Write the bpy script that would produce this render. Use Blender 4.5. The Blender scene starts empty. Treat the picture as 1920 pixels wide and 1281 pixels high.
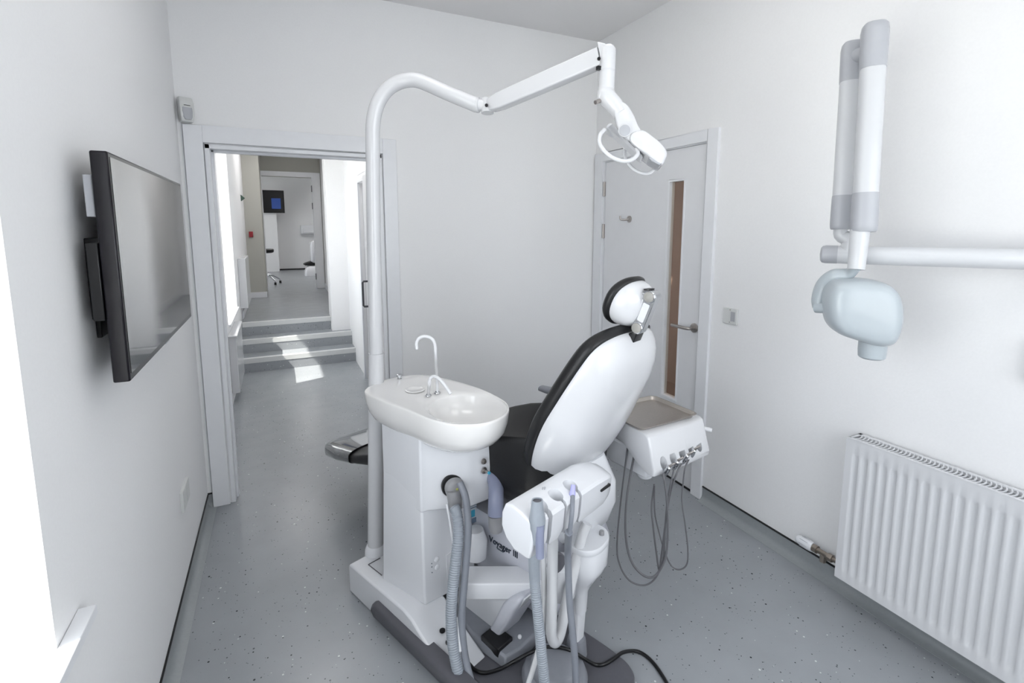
import bpy, bmesh, math, random
from mathutils import Vector, Matrix
C = bpy.context.scene.collection
V = Vector
PI = math.pi
random.seed(7)

# ------------------------------------------------------------ camera
cam_d = bpy.data.cameras.new('camera')
cam_d.sensor_width = 36.0
cam_d.lens = 924.25 / 1920 * 36.0
cam_d.shift_y = -(640.5 - 543.08) / 1920
cam_d.clip_start = 0.02
cam = bpy.data.objects.new('camera', cam_d)
C.objects.link(cam)
cam.location = (0.4215, -3.0414, 1.5482)
cam.rotation_euler = (PI / 2 - 0.1274, 0, -0.4437)
bpy.context.scene.camera = cam

# ------------------------------------------------------------ light and exposure
sc = bpy.context.scene
sc.view_settings.view_transform = 'Standard'
sc.view_settings.look = 'None'
sc.view_settings.gamma = 1.0
sc.view_settings.use_curve_mapping = False
sc.view_settings.exposure = 0.07
world = bpy.data.worlds.new('sky')
sc.world = world
world.use_nodes = True
wn = world.node_tree.nodes['Background']
wn.inputs['Color'].default_value = (0.90, 0.93, 1.0, 1)
wn.inputs['Strength'].default_value = 5.0

sun_d = bpy.data.lights.new('sun', 'SUN')
sun_d.energy = 10.0
sun_d.angle = math.radians(0.6)
sun_d.color = (1, 0.96, 0.9)
sun = bpy.data.objects.new('sun', sun_d)
C.objects.link(sun)
sun.rotation_euler = V((1.0, 0.36, -1.38)).to_track_quat('-Z', 'Y').to_euler()


def area_light(name, loc, direction, sx, sy, power, color=(1, 1, 1), portal=False):
    d = bpy.data.lights.new(name, 'AREA')
    d.shape = 'RECTANGLE'
    d.size = sx
    d.size_y = sy
    d.energy = power
    d.color = color
    if portal:
        d.cycles.is_portal = True
    o = bpy.data.objects.new(name, d)
    C.objects.link(o)
    o.location = loc
    o.rotation_euler = V(direction).to_track_quat('-Z', 'Y').to_euler()
    return o


# daylight entering through the windows
area_light('daylight_window_room', (-0.31, -2.62, 1.41), (1, 0, 0), 1.4, 1.3, 1, portal=True)
area_light('daylight_window_corridor', (-0.33, 2.38, 1.55), (1, 0, 0), 1.0, 1.6, 1, portal=True)
area_light('daylight_window_front', (1.5, -3.95, 1.6), (0, 1, 0), 1.5, 1.3, 1, portal=True)
area_light('daylight_window_far', (-1.75, 8.3, 1.6), (1, 0, 0), 1.4, 1.4, 1, portal=True)

# ------------------------------------------------------------ materials


def mat(name, color, rough=0.5, metal=0.0, coat=0.0, spec=0.5, bump=0.0, bscale=60, var=0.0, trans=0.0, emit=None, estr=0.0, ior=1.45, alpha=1.0):
    m = bpy.data.materials.new(name)
    m.use_nodes = True
    nt = m.node_tree
    p = nt.nodes['Principled BSDF']
    p.inputs['Base Color'].default_value = (*color, 1)
    p.inputs['Roughness'].default_value = rough
    p.inputs['Metallic'].default_value = metal
    p.inputs['Coat Weight'].default_value = coat
    p.inputs['Coat Roughness'].default_value = 0.08
    p.inputs['Specular IOR Level'].default_value = spec
    p.inputs['Transmission Weight'].default_value = trans
    p.inputs['IOR'].default_value = ior
    p.inputs['Alpha'].default_value = alpha
    if emit:
        p.inputs['Emission Color'].default_value = (*emit, 1)
        p.inputs['Emission Strength'].default_value = estr
    tc = nt.nodes.new('ShaderNodeTexCoord')
    n = nt.nodes.new('ShaderNodeTexNoise')
    n.inputs['Scale'].default_value = bscale
    n.inputs['Detail'].default_value = 4
    nt.links.new(tc.outputs['Object'], n.inputs['Vector'])
    if var > 0:
        r = nt.nodes.new('ShaderNodeValToRGB')
        r.color_ramp.elements[0].position = 0.3
        r.color_ramp.elements[1].position = 0.7
        r.color_ramp.elements[0].color = (*[c * (1 - var) for c in color], 1)
        r.color_ramp.elements[1].color = (*[min(1, c * (1 + var)) for c in color], 1)
        nt.links.new(n.outputs['Fac'], r.inputs['Fac'])
        nt.links.new(r.outputs['Color'], p.inputs['Base Color'])
    if bump > 0:
        b = nt.nodes.new('ShaderNodeBump')
        b.inputs['Strength'].default_value = bump
        b.inputs['Distance'].default_value = 0.002
        nt.links.new(n.outputs['Fac'], b.inputs['Height'])
        nt.links.new(b.outputs['Normal'], p.inputs['Normal'])
    return m


def floor_material(name, base):
    m = bpy.data.materials.new(name)
    m.use_nodes = True
    nt = m.node_tree
    L = nt.links
    p = nt.nodes['Principled BSDF']
    p.inputs['Roughness'].default_value = 0.26
    p.inputs['Specular IOR Level'].default_value = 0.5
    tc = nt.nodes.new('ShaderNodeTexCoord')
    noise = nt.nodes.new('ShaderNodeTexNoise')
    noise.inputs['Scale'].default_value = 7
    noise.inputs['Detail'].default_value = 5
    L.new(tc.outputs['Object'], noise.inputs['Vector'])
    ramp = nt.nodes.new('ShaderNodeValToRGB')
    ramp.color_ramp.elements[0].position = 0.3
    ramp.color_ramp.elements[1].position = 0.7
    ramp.color_ramp.elements[0].color = (*[c * 0.96 for c in base], 1)
    ramp.color_ramp.elements[1].color = (*[c * 1.04 for c in base], 1)
    L.new(noise.outputs['Fac'], ramp.inputs['Fac'])
    col = ramp.outputs['Color']
    # scattered dark and pale vinyl chips
    for scale, thr, chip, seed in ((40, 0.20, (0.03, 0.035, 0.04), 0.0), (33, 0.17, (0.62, 0.64, 0.64), 3.1), (70, 0.26, (0.10, 0.11, 0.12), 7.7)):
        mp = nt.nodes.new('ShaderNodeMapping')
        mp.inputs['Location'].default_value = (seed, seed * 1.7, 0)
        L.new(tc.outputs['Object'], mp.inputs['Vector'])
        v = nt.nodes.new('ShaderNodeTexVoronoi')
        v.inputs['Scale'].default_value = scale
        L.new(mp.outputs['Vector'], v.inputs['Vector'])
        sep = nt.nodes.new('ShaderNodeSeparateColor')
        L.new(v.outputs['Color'], sep.inputs['Color'])
        pick = nt.nodes.new('ShaderNodeMath')
        pick.operation = 'MULTIPLY'
        pick.inputs[1].default_value = thr
        L.new(sep.outputs['Red'], pick.inputs[0])
        pw = nt.nodes.new('ShaderNodeMath')
        pw.operation = 'MULTIPLY'
        L.new(pick.outputs[0], pw.inputs[0])
        L.new(sep.outputs['Green'], pw.inputs[1])
        lt = nt.nodes.new('ShaderNodeMath')
        lt.operation = 'LESS_THAN'
        L.new(v.outputs['Distance'], lt.inputs[0])
        L.new(pw.outputs[0], lt.inputs[1])
        mx = nt.nodes.new('ShaderNodeMixRGB')
        mx.inputs['Color2'].default_value = (*chip, 1)
        L.new(col, mx.inputs['Color1'])
        L.new(lt.outputs[0], mx.inputs['Fac'])
        col = mx.outputs['Color']
    L.new(col, p.inputs['Base Color'])
    nb = nt.nodes.new('ShaderNodeTexNoise')
    nb.inputs['Scale'].default_value = 160
    L.new(tc.outputs['Object'], nb.inputs['Vector'])
    b = nt.nodes.new('ShaderNodeBump')
    b.inputs['Strength'].default_value = 0.12
    b.inputs['Distance'].default_value = 0.001
    L.new(nb.outputs['Fac'], b.inputs['Height'])
    L.new(b.outputs['Normal'], p.inputs['Normal'])
    return m


def clear_glass(name, tint, refl=0.05):
    m = bpy.data.materials.new(name)
    m.use_nodes = True
    nt = m.node_tree
    nt.nodes.remove(nt.nodes['Principled BSDF'])
    out = nt.nodes['Material Output']
    tr = nt.nodes.new('ShaderNodeBsdfTransparent')
    tr.inputs['Color'].default_value = (*tint, 1)
    gl = nt.nodes.new('ShaderNodeBsdfGlossy')
    gl.inputs['Roughness'].default_value = 0.02
    mx = nt.nodes.new('ShaderNodeMixShader')
    mx.inputs['Fac'].default_value = refl
    nt.links.new(tr.outputs['BSDF'], mx.inputs[1])
    nt.links.new(gl.outputs['BSDF'], mx.inputs[2])
    nt.links.new(mx.outputs['Shader'], out.inputs['Surface'])
    return m


M = dict(
    wall=mat('white_wall_paint', (0.85, 0.85, 0.855), 0.75, bump=0.15, bscale=120, var=0.01),
    ceil=mat('ceiling_paint', (0.82, 0.81, 0.815), 0.9, bump=0.1, bscale=100),
    olive=mat('greige_wall_paint', (0.47, 0.465, 0.425), 0.8, bump=0.1),
    gloss=mat('white_gloss_woodwork', (0.80, 0.81, 0.835), 0.32, var=0.01, bscale=20),
    door=mat('grey_white_door_paint', (0.76, 0.765, 0.785), 0.35, var=0.01, bscale=15),
    floor=floor_material('grey_flecked_vinyl', (0.310, 0.325, 0.345)),
    cove=mat('grey_cove_vinyl', (0.30, 0.32, 0.33), 0.35, var=0.03, bscale=90),
    nosing=mat('pale_grey_nosing', (0.62, 0.63, 0.63), 0.4, bump=0.3, bscale=200),
    cap=mat('black_capping_strip', (0.008, 0.008, 0.009), 0.35),
    plastic=mat('white_moulded_plastic', (0.73, 0.74, 0.77), 0.25, coat=0.2, var=0.005, bscale=10),
    plastic2=mat('pale_lilac_plastic', (0.58, 0.59, 0.65), 0.3, coat=0.2, var=0.01, bscale=10),
    enamel=mat('white_enamel', (0.665, 0.67, 0.69), 0.18, coat=0.3, var=0.004, bscale=8),
    ceramic=mat('cream_ceramic', (0.80, 0.79, 0.78), 0.08, coat=0.8, var=0.004, bscale=8),
    xarm=mat('white_arm_plastic', (0.60, 0.61, 0.63), 0.3, coat=0.2, var=0.005, bscale=10),
    xray=mat('pale_blue_white_plastic', (0.43, 0.475, 0.505), 0.28, coat=0.3, var=0.006, bscale=8),
    xgrey=mat('light_grey_arm_cover', (0.42, 0.43, 0.46), 0.35, var=0.01, bscale=20),
    grey=mat('mid_grey_plastic', (0.24, 0.25, 0.28), 0.4, var=0.03, bscale=40),
    dgrey=mat('dark_grey_plastic', (0.105, 0.105, 0.12), 0.45, var=0.04, bscale=50),
    bluegrey=mat('blue_grey_pipe', (0.24, 0.26, 0.36), 0.35, var=0.02, bscale=30),
    knob=mat('warm_grey_knob', (0.33, 0.32, 0.30), 0.45, var=0.02),
    taupe=mat('taupe_grey_plastic', (0.30, 0.30, 0.31), 0.35, var=0.01),
    hose=mat('pale_grey_rubber_hose', (0.30, 0.33, 0.37), 0.4, var=0.03, bscale=60),
    hose2=mat('grey_smooth_hose', (0.22, 0.235, 0.27), 0.35, var=0.03, bscale=60),
    cable=mat('thin_grey_cable', (0.12, 0.12, 0.13), 0.4, var=0.03),
    leather=mat('black_upholstery', (0.011, 0.011, 0.012), 0.38, spec=0.45, bump=0.25, bscale=260, var=0.1),
    black=mat('black_plastic', (0.006, 0.006, 0.007), 0.3, var=0.05),
    piano=mat('glossy_black_bezel', (0.006, 0.005, 0.008), 0.22, coat=0.0, spec=0.35, var=0.02),
    screen=mat('dark_glossy_screen', (0.035, 0.035, 0.033), 0.05, coat=0.6, spec=0.7, ior=1.6, var=0.02, bscale=2),
    chrome=mat('polished_chrome', (0.58, 0.59, 0.61), 0.10, metal=1.0, var=0.01),
    steel=mat('brushed_stainless_steel', (0.50, 0.46, 0.42), 0.30, metal=1.0, var=0.04, bscale=180, bump=0.1),
    satin=mat('satin_steel', (0.42, 0.39, 0.37), 0.34, metal=1.0, var=0.03, bscale=120),
    cover=mat('clear_plastic_foot_cover', (0.25, 0.26, 0.27), 0.06, coat=1.0, spec=0.9, var=0.2, bscale=9, trans=0.35),
    glass=clear_glass('window_glass', (0.97, 0.98, 0.97), 0.03),
    doorglass=clear_glass('door_glass', (0.93, 0.90, 0.86), 0.04),
    brown=mat('brown_wall_beyond', (0.17, 0.115, 0.085), 0.8, var=0.08, bscale=3),
    panel=mat('fill_panel_glow', (0.9, 0.9, 0.9), 0.5, emit=(1.0, 0.985, 0.97), estr=2.5),  # glow of the added ceiling fill panels, here and in the brighter version
    panel2=mat('bright_fill_panel_glow', (0.9, 0.9, 0.9), 0.5, emit=(1.0, 0.985, 0.97), estr=5.0),
    screen_on=mat('lit_blue_screen', (0.01, 0.01, 0.02), 0.2, emit=(0.03, 0.12, 0.55), estr=0.32),
    red=mat('red_plastic', (0.30, 0.02, 0.03), 0.4, var=0.05),
    green=mat('dark_green_plastic', (0.05, 0.09, 0.07), 0.5, var=0.05),
    yellow=mat('yellow_green_button', (0.55, 0.58, 0.10), 0.35, var=0.05),
    lilac=mat('lilac_nozzle', (0.42, 0.42, 0.72), 0.35, var=0.02),
    text=mat('dark_blue_lettering', (0.02, 0.03, 0.05), 0.5, var=0.05),
    textgrey=mat('slate_lettering', (0.12, 0.15, 0.18), 0.5, var=0.05),
    sticker=mat('white_sticker', (0.62, 0.66, 0.70), 0.4, var=0.02),
    cyan=mat('cyan_sticker_square', (0.06, 0.42, 0.62), 0.4, var=0.02),
    slate=mat('slate_sticker_band', (0.16, 0.22, 0.30), 0.4, var=0.02),
    brass=mat('nickel_valve', (0.32, 0.28, 0.24), 0.35, metal=1.0, var=0.1),
    socket=mat('off_white_socket', (0.66, 0.67, 0.66), 0.3, var=0.01),
    concrete=mat('outdoor_render', (0.7, 0.7, 0.68), 0.8, var=0.05, bscale=5),
)

# ------------------------------------------------------------ local frame of the dental chair (z up, b towards the feet, a to the patient's right)
TH = math.radians(21.4)
CT, ST = math.cos(TH), math.sin(TH)


def L(a, b, z):
    return V((CT * a - ST * b, ST * a + CT * b, z))


DA = V((CT, ST, 0))
DB = V((-ST, CT, 0))
DZ = V((0, 0, 1))
X, Y = V((1, 0, 0)), V((0, 1, 0))

# ------------------------------------------------------------ mesh helpers (all build in world coordinates)


class MB:
    def __init__(s):
        s.bm = bmesh.new()

    def face(s, pts):
        vs = [s.bm.verts.new(p) for p in pts]
        s.bm.faces.new(vs)

    def hexa(s, p):
        vs = [s.bm.verts.new(q) for q in p]
        for f in ((3, 2, 1, 0), (4, 5, 6, 7), (0, 1, 5, 4), (1, 2, 6, 5), (2, 3, 7, 6), (3, 0, 4, 7)):
            s.bm.faces.new([vs[i] for i in f])
        return s

    def box(s, lo, hi):
        x0, y0, z0 = lo
        x1, y1, z1 = hi
        return s.hexa([V(q) for q in ((x0, y0, z0), (x1, y0, z0), (x1, y1, z0), (x0, y1, z0), (x0, y0, z1), (x1, y0, z1), (x1, y1, z1), (x0, y1, z1))])

    def lbox(s, lo, hi):
        a0, b0, z0 = lo
        a1, b1, z1 = hi
        return s.hexa([L(*q) for q in ((a0, b0, z0), (a1, b0, z0), (a1, b1, z0), (a0, b1, z0), (a0, b0, z1), (a1, b0, z1), (a1, b1, z1), (a0, b1, z1))])

    def loft(s, rings, cap0=True, cap1=True):
        R = [[s.bm.verts.new(p) for p in r] for r in rings]
        n = len(R[0])
        for i in range(len(R) - 1):
            for j in range(n):
                k = (j + 1) % n
                s.bm.faces.new((R[i][j], R[i][k], R[i + 1][k], R[i + 1][j]))
        if cap0:
            s.bm.faces.new(list(reversed(R[0])))
        if cap1:
            s.bm.faces.new(R[-1])
        return s

    def prism(s, pts, vec):
        vec = V(vec)
        pts = [V(p) for p in pts]
        return s.loft([pts, [p + vec for p in pts]])

    def cyl(s, p0, p1, r0, r1=None, n=24, caps=True):
        p0, p1 = V(p0), V(p1)
        r1 = r0 if r1 is None else r1
        d = (p1 - p0).normalized()
        u = d.orthogonal().normalized()
        w = d.cross(u)
        rings = []
        for p, r in ((p0, r0), (p1, r1)):
            rings.append([p + u * (r * math.cos(2 * PI * i / n)) + w * (r * math.sin(2 * PI * i / n)) for i in range(n)])
        return s.loft(rings, caps, caps)

    def lathe(s, base, axis, prof, n=28, caps=True):
        base, d = V(base), V(axis).normalized()
        u = d.orthogonal().normalized()
        w = d.cross(u)
        rings = []
        for h, r in prof:
            r = max(r, 1e-5)
            rings.append([base + d * h + u * (r * math.cos(2 * PI * i / n)) + w * (r * math.sin(2 * PI * i / n)) for i in range(n)])
        return s.loft(rings, caps, caps)

    def tube(s, pts, rad, n=14, per=8, smooth=True, sx=1.0, up=None):
        P = spline(pts, per) if smooth else [V(p) for p in pts]
        m = len(P)
        rs = rad if isinstance(rad, (list, tuple)) else [rad, rad]
        t0 = (P[1] - P[0]).normalized()
        u = (V(up) - V(up).dot(t0) * t0).normalized() if up is not None else t0.orthogonal().normalized()
        rings = []
        for i, p in enumerate(P):
            t = (P[min(i + 1, m - 1)] - P[max(i - 1, 0)]).normalized()
            u = (u - u.dot(t) * t).normalized()
            w = t.cross(u)
            f = i / (m - 1) * (len(rs) - 1)
            k = min(int(f), len(rs) - 2)
            r = rs[k] + (rs[k + 1] - rs[k]) * (f - k)
            rings.append([p + u * (r * math.cos(2 * PI * j / n)) + w * (r * sx * math.sin(2 * PI * j / n)) for j in range(n)])
        return s.loft(rings)

    def ribbed(s, pts, r, pitch=0.006, depth=0.12, n=16):
        P = spline(pts, 10)
        # resample evenly at half the rib pitch
        L_ = [0]
        for i in range(1, len(P)):
            L_.append(L_[-1] + (P[i] - P[i - 1]).length)
        tot = L_[-1]
        m = int(tot / (pitch / 2))
        Q = []
        k = 0
        for i in range(m + 1):
            d = tot * i / m
            while k < len(L_) - 2 and L_[k + 1] < d:
                k += 1
            f = (d - L_[k]) / max(1e-9, L_[k + 1] - L_[k])
            Q.append(P[k].lerp(P[k + 1], f))
        u = (Q[1] - Q[0]).orthogonal().normalized()
        rings = []
        for i, p in enumerate(Q):
            t = (Q[min(i + 1, m)] - Q[max(i - 1, 0)]).normalized()
            u = (u - u.dot(t) * t).normalized()
            w = t.cross(u)
            rr = r * (1 - (depth if i % 2 else 0))
            rings.append([p + u * (rr * math.cos(2 * PI * j / n)) + w * (rr * math.sin(2 * PI * j / n)) for j in range(n)])
        return s.loft(rings)

    def ellipsoid(s, c, ax, ay, az, n=24, m=14):
        c = V(c)
        rings = []
        for i in range(1, m):
            t = PI * i / m
            rings.append([c + ax * (math.sin(t) * math.cos(2 * PI * j / n)) + ay * (math.sin(t) * math.sin(2 * PI * j / n)) + az * math.cos(t) for j in range(n)])
        R = [[s.bm.verts.new(p) for p in r] for r in rings]
        for i in range(len(R) - 1):
            for j in range(n):
                k = (j + 1) % n
                s.bm.faces.new((R[i][j], R[i][k], R[i + 1][k], R[i + 1][j]))
        for pole, ring in ((c + az, R[0]), (c - az, R[-1])):
            pv = s.bm.verts.new(pole)
            for j in range(n):
                s.bm.faces.new((pv, ring[j], ring[(j + 1) % n]))
        return s


def spline(pts, per=8):
    P = [V(p) for p in pts]
    if len(P) < 3:
        return P
    P = [P[0] * 2 - P[1]] + P + [P[-1] * 2 - P[-2]]
    out = []
    for i in range(1, len(P) - 2):
        p0, p1, p2, p3 = P[i - 1:i + 3]
        for k in range(per):
            t = k / per
            out.append(0.5 * ((2 * p1) + (p2 - p0) * t + (2 * p0 - 5 * p1 + 4 * p2 - p3) * t * t + (3 * p1 - p0 - 3 * p2 + p3) * t ** 3))
    out.append(P[-2].copy())
    return out


def closed_spline(pts, per=6):
    P = [V(p) for p in pts]
    n = len(P)
    out = []
    for i in range(n):
        p0, p1, p2, p3 = P[(i - 1) % n], P[i], P[(i + 1) % n], P[(i + 2) % n]
        for k in range(per):
            t = k / per
            out.append(0.5 * ((2 * p1) + (p2 - p0) * t + (2 * p0 - 5 * p1 + 4 * p2 - p3) * t * t + (3 * p1 - p0 - 3 * p2 + p3) * t ** 3))
    return out


def rrect(c, u, v, hu, hv, r, k=5):
    """rounded rectangle outline about c in the plane of unit vectors u, v"""
    c = V(c)
    out = []
    for su, sv, a0 in ((1, 1, 0), (-1, 1, PI / 2), (-1, -1, PI), (1, -1, 3 * PI / 2)):
        for i in range(k + 1):
            t = a0 + PI / 2 * i / k
            out.append(c + u * (su * (hu - r) + r * math.cos(t)) + v * (sv * (hv - r) + r * math.sin(t)))
    return out


def superell(c, u, v, ru, rv, e=2.5, n=40):
    c = V(c)
    out = []
    for i in range(n):
        t = 2 * PI * i / n
        ct, st = math.cos(t), math.sin(t)
        out.append(c + u * (ru * math.copysign(abs(ct) ** (2 / e), ct)) + v * (rv * math.copysign(abs(st) ** (2 / e), st)))
    return out


def obj(name, mb, material, parent=None, bevel=0.0, seg=2, angle=38, smooth=True, sub=0):
    bm = mb.bm
    bmesh.ops.remove_doubles(bm, verts=bm.verts, dist=1e-6)
    bmesh.ops.recalc_face_normals(bm, faces=bm.faces)
    if parent is not None:
        org = parent.matrix_world.translation.copy() if parent.parent is None else V(parent['_org'])
    else:
        xs = [v.co for v in bm.verts]
        lo = V((min(p.x for p in xs), min(p.y for p in xs), min(p.z for p in xs)))
        hi = V((max(p.x for p in xs), max(p.y for p in xs), max(p.z for p in xs)))
        org = V(((lo.x + hi.x) / 2, (lo.y + hi.y) / 2, lo.z))
    bmesh.ops.translate(bm, verts=bm.verts, vec=-org)
    me = bpy.data.meshes.new(name)
    bm.to_mesh(me)
    bm.free()
    me.materials.append(material)
    if smooth:
        me.shade_smooth()
        me.set_sharp_from_angle(angle=math.radians(angle))
    o = bpy.data.objects.new(name, me)
    C.objects.link(o)
    o['_org'] = (org.x, org.y, org.z)
    if parent is not None:
        o.parent = parent
    else:
        o.location = org
        o.matrix_world = Matrix.Translation(org)
    if bevel > 0:
        b = o.modifiers.new('bevel', 'BEVEL')
        b.width = bevel
        b.segments = seg
        b.limit_method = 'ANGLE'
        b.angle_limit = math.radians(40)
    if sub:
        q = o.modifiers.new('subdivision', 'SUBSURF')
        q.levels = sub
        q.render_levels = sub
    return o


def cut(o, cutters):
    """carve real hollows into o with the given MB solids"""
    tmp = []
    for mb in cutters:
        bm = mb.bm
        bmesh.ops.remove_doubles(bm, verts=bm.verts, dist=1e-6)
        bmesh.ops.recalc_face_normals(bm, faces=bm.faces)
        bmesh.ops.translate(bm, verts=bm.verts, vec=-V(o['_org']))
        me = bpy.data.meshes.new('tool')
        bm.to_mesh(me)
        bm.free()
        t = bpy.data.objects.new('tool', me)
        C.objects.link(t)
        t.parent = o
        m = o.modifiers.new('cut', 'BOOLEAN')
        m.operation = 'DIFFERENCE'
        m.solver = 'EXACT'
        m.object = t
        tmp.append(t)
    bpy.context.view_layer.update()
    dg = bpy.context.evaluated_depsgraph_get()
    me = bpy.data.meshes.new_from_object(o.evaluated_get(dg))
    o.modifiers.clear()
    o.data = me
    me.shade_smooth()
    me.set_sharp_from_angle(angle=math.radians(35))
    for t in tmp:
        bpy.data.objects.remove(t)


def tag(o, label, cat, group=None):
    o['label'] = label
    o['category'] = cat
    if group:
        o['group'] = group
    return o


def thing(name, loc, label, cat, group=None):
    o = bpy.data.objects.new(name, None)
    o.empty_display_size = 0.1
    C.objects.link(o)
    o.location = loc
    o.matrix_world = Matrix.Translation(V(loc))
    return tag(o, label, cat, group)


def struct(name, mb, m, bevel=0.0, parent=None, smooth=True):
    o = obj(name, mb, m, parent, bevel=bevel, smooth=smooth)
    if parent is None:
        o['kind'] = 'structure'
    return o


# ============================================================ SETTING
W, H, D = 2.54, 2.835, 0.15
YF = -3.8
# floors
f = MB()
f.box((-0.15, YF - 0.15, -0.1), (W + 1.6, 0.15, 0))
f.box((-0.3, 0.15, -0.1), (1.35, 2.77, 0))
struct('floor', f, M['floor'], smooth=False)
# steps of the corridor
f = MB()
for i in range(3):
    y0 = 2.77 + 0.27 * i
    f.box((-0.02, y0, -0.02), (1.2, y0 + (0.30 if i < 2 else 0.0) + 0.001 if i < 2 else y0 + 0.3, 0.148 * (i + 1)))
f.box((-0.3, 3.6, 0.30), (1.4, 6.5, 0.444))
f.box((-1.8, 6.5, 0.30), (3.2, 10.95, 0.444))
struct('floor', f, M['floor'], smooth=False)
f = MB()
for i in range(3):
    y0 = 2.77 + 0.27 * i
    z = 0.148 * (i + 1)
    x1 = 1.195 if i < 2 else 0.97
    f.prism([(0.012, y0 - 0.004, z - 0.048), (0.012, y0 - 0.004, z + 0.003), (0.012, y0 + 0.055, z + 0.003), (0.012, y0 + 0.055, z - 0.001), (0.012, y0 + 0.001, z - 0.001), (0.012, y0 + 0.001, z - 0.048)], (x1 - 0.012, 0, 0))
struct('trim_4', f, M['nosing'], smooth=False)
# ceiling
f = MB()
f.box((-0.15, YF - 0.15, H), (W + 0.15, 0.0, H + 0.12))
struct('ceiling', f, M['ceil'], smooth=False)
f = MB()
f.box((-0.4, 0.0, H), (1.4, 6.5, H + 0.12))
f.box((-1.8, 6.5, H), (3.2, 10.95, H + 0.12))
struct('ceiling', f, M['ceil'], smooth=False)
# left wall with window opening
wy0, wy1, wz0, wz1 = -3.35, -1.905, 0.745, 2.08
f = MB()
f.box((-0.30, wy1, -0.1), (0, 0.15, H))
f.box((-0.30, YF, -0.1), (0, wy0, H))
f.box((-0.30, wy0, -0.1), (0, wy1, wz0))
f.box((-0.30, wy0, wz1), (0, wy1, H))
struct('wall_left', f, M['wall'], smooth=False)
# front wall, behind the camera, with its window
f = MB()
f.box((-0.14, YF - 0.14, -0.1), (0.7, YF, H))
f.box((2.3, YF - 0.14, -0.1), (W + 0.14, YF, H))
f.box((0.7, YF - 0.14, -0.1), (2.3, YF, 0.9))
f.box((0.7, YF - 0.14, 2.3), (2.3, YF, H))
struct('wall_front', f, M['wall'], smooth=False)
# back wall with the corridor opening
ox0, ox1, oz = 0.112, 1.01, 1.97
f = MB()
f.box((0, 0, -0.1), (ox0, D, H))
f.box((ox1, 0, -0.1), (W + 0.14, D, H))
f.box((ox0, 0, oz), (ox1, D, H))
struct('wall_back', f, M['wall'], smooth=False)
# right wall with door opening
dy0, dy1 = -1.05, -0.105
f = MB()
f.box((W, YF - 0.14, -0.1), (W + 0.14, dy0, H))
f.box((W, dy1, -0.1), (W + 0.14, 0.0, H))
f.box((W, dy0, 2.0), (W + 0.14, dy1, H))
struct('wall_right', f, M['wall'], smooth=False)


# windows of the room
def window(name, lo, hi, axis, frame=0.03, mull=0):
    """white frame round a single clear pane"""
    m = MB()
    if axis == 'x':
        x0, x1 = lo[0], hi[0]
        y0, y1, z0, z1 = lo[1], hi[1], lo[2], hi[2]
        m.box((x0, y0, z0), (x1, y0 + frame, z1))
        m.box((x0, y1 - frame, z0), (x1, y1, z1))
        m.box((x0, y0 + frame, z0), (x1, y1 - frame, z0 + frame))
        m.box((x0, y0 + frame, z1 - frame), (x1, y1 - frame, z1))
        for k in range(mull):
            yy = y0 + (y1 - y0) * (k + 1) / (mull + 1)
            m.box((x0, yy - 0.02, z0 + frame), (x1, yy + 0.02, z1 - frame))
        g = MB().box(((x0 + x1) / 2 - 0.003, y0 + frame, z0 + frame), ((x0 + x1) / 2 + 0.003, y1 - frame, z1 - frame))
    else:
        x0, x1 = lo[0], hi[0]
        y0, y1, z0, z1 = lo[1], hi[1], lo[2], hi[2]
        m.box((x0, y0, z0), (x0 + frame, y1, z1))
        m.box((x1 - frame, y0, z0), (x1, y1, z1))
        m.box((x0 + frame, y0, z0), (x1 - frame, y1, z0 + frame))
        m.box((x0 + frame, y0, z1 - frame), (x1 - frame, y1, z1))
        g = MB().box((x0 + frame, (y0 + y1) / 2 - 0.003, z0 + frame), (x1 - frame, (y0 + y1) / 2 + 0.003, z1 - frame))
    w = struct(name, m, M['gloss'])
    p = obj('pane', g, M['glass'], w, smooth=False)
    return w


w = window('window_1', (-0.27, wy0, wz0), (-0.22, wy1, wz1), 'x', 0.035)
f = MB().box((-0.22, wy0, wz0 - 0.016), (0.001, wy1, wz0 + 0.004))
f.box((0.0005, wy0 - 0.1, wz0 - 0.018), (0.033, wy1 + 0.11, wz0 + 0.004))
obj('window_sill', f, M['gloss'], w, bevel=0.002)
window('window_2', (0.7, YF - 0.10, 0.9), (2.3, YF - 0.05, 2.3), 'y', 0.04)

# coved vinyl skirting with a black capping strip
h = 0.075


def cove(name, p0, p1, nrm):
    """p0-p1 along the wall foot, nrm pointing into the room"""
    p0, p1, n = V(p0), V(p1), V(nrm)
    prof = [(0.0005, h), (0.003, h), (0.003, 0.03), (0.006, 0.018), (0.014, 0.009), (0.026, 0.004), (0.04, 0.0015), (0.04, 0.0), (0.0005, 0.0)]
    m = MB().prism([p0 + n * a + DZ * b for a, b in prof], p1 - p0)
    o = struct(name, m, M['cove'])
    m = MB().prism([p0 + n * a + DZ * b for a, b in ((0.0005, h), (0.0065, h), (0.0065, h + 0.004), (0.004, h + 0.007), (0.0005, h + 0.007))], p1 - p0)
    obj('capping_strip', m, M['cap'], o)
    return o


cove('baseboard_left', (0, -0.02, 0), (0, YF, 0), (1, 0, 0))
cove('baseboard_back', (0.0, 0, 0), (0.022, 0, 0), (0, -1, 0))
cove('baseboard_back', (1.10, 0, 0), (W, 0, 0), (0, -1, 0))
cove('baseboard_right', (W, -1.12, 0), (W, YF, 0), (-1, 0, 0))

# casing of the corridor opening
f = MB()
pt = 0.018
f.box((0.024, -pt, 0), (ox0 - 0.005, 0, 2.06))
f.box((ox1 + 0.005, -pt, 0), (1.095, 0, 2.06))
f.box((ox0 - 0.005, -pt, oz + 0.005), (ox1 + 0.005, 0, 2.06))
struct('trim_1', f, M['gloss'], bevel=0.002)
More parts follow.
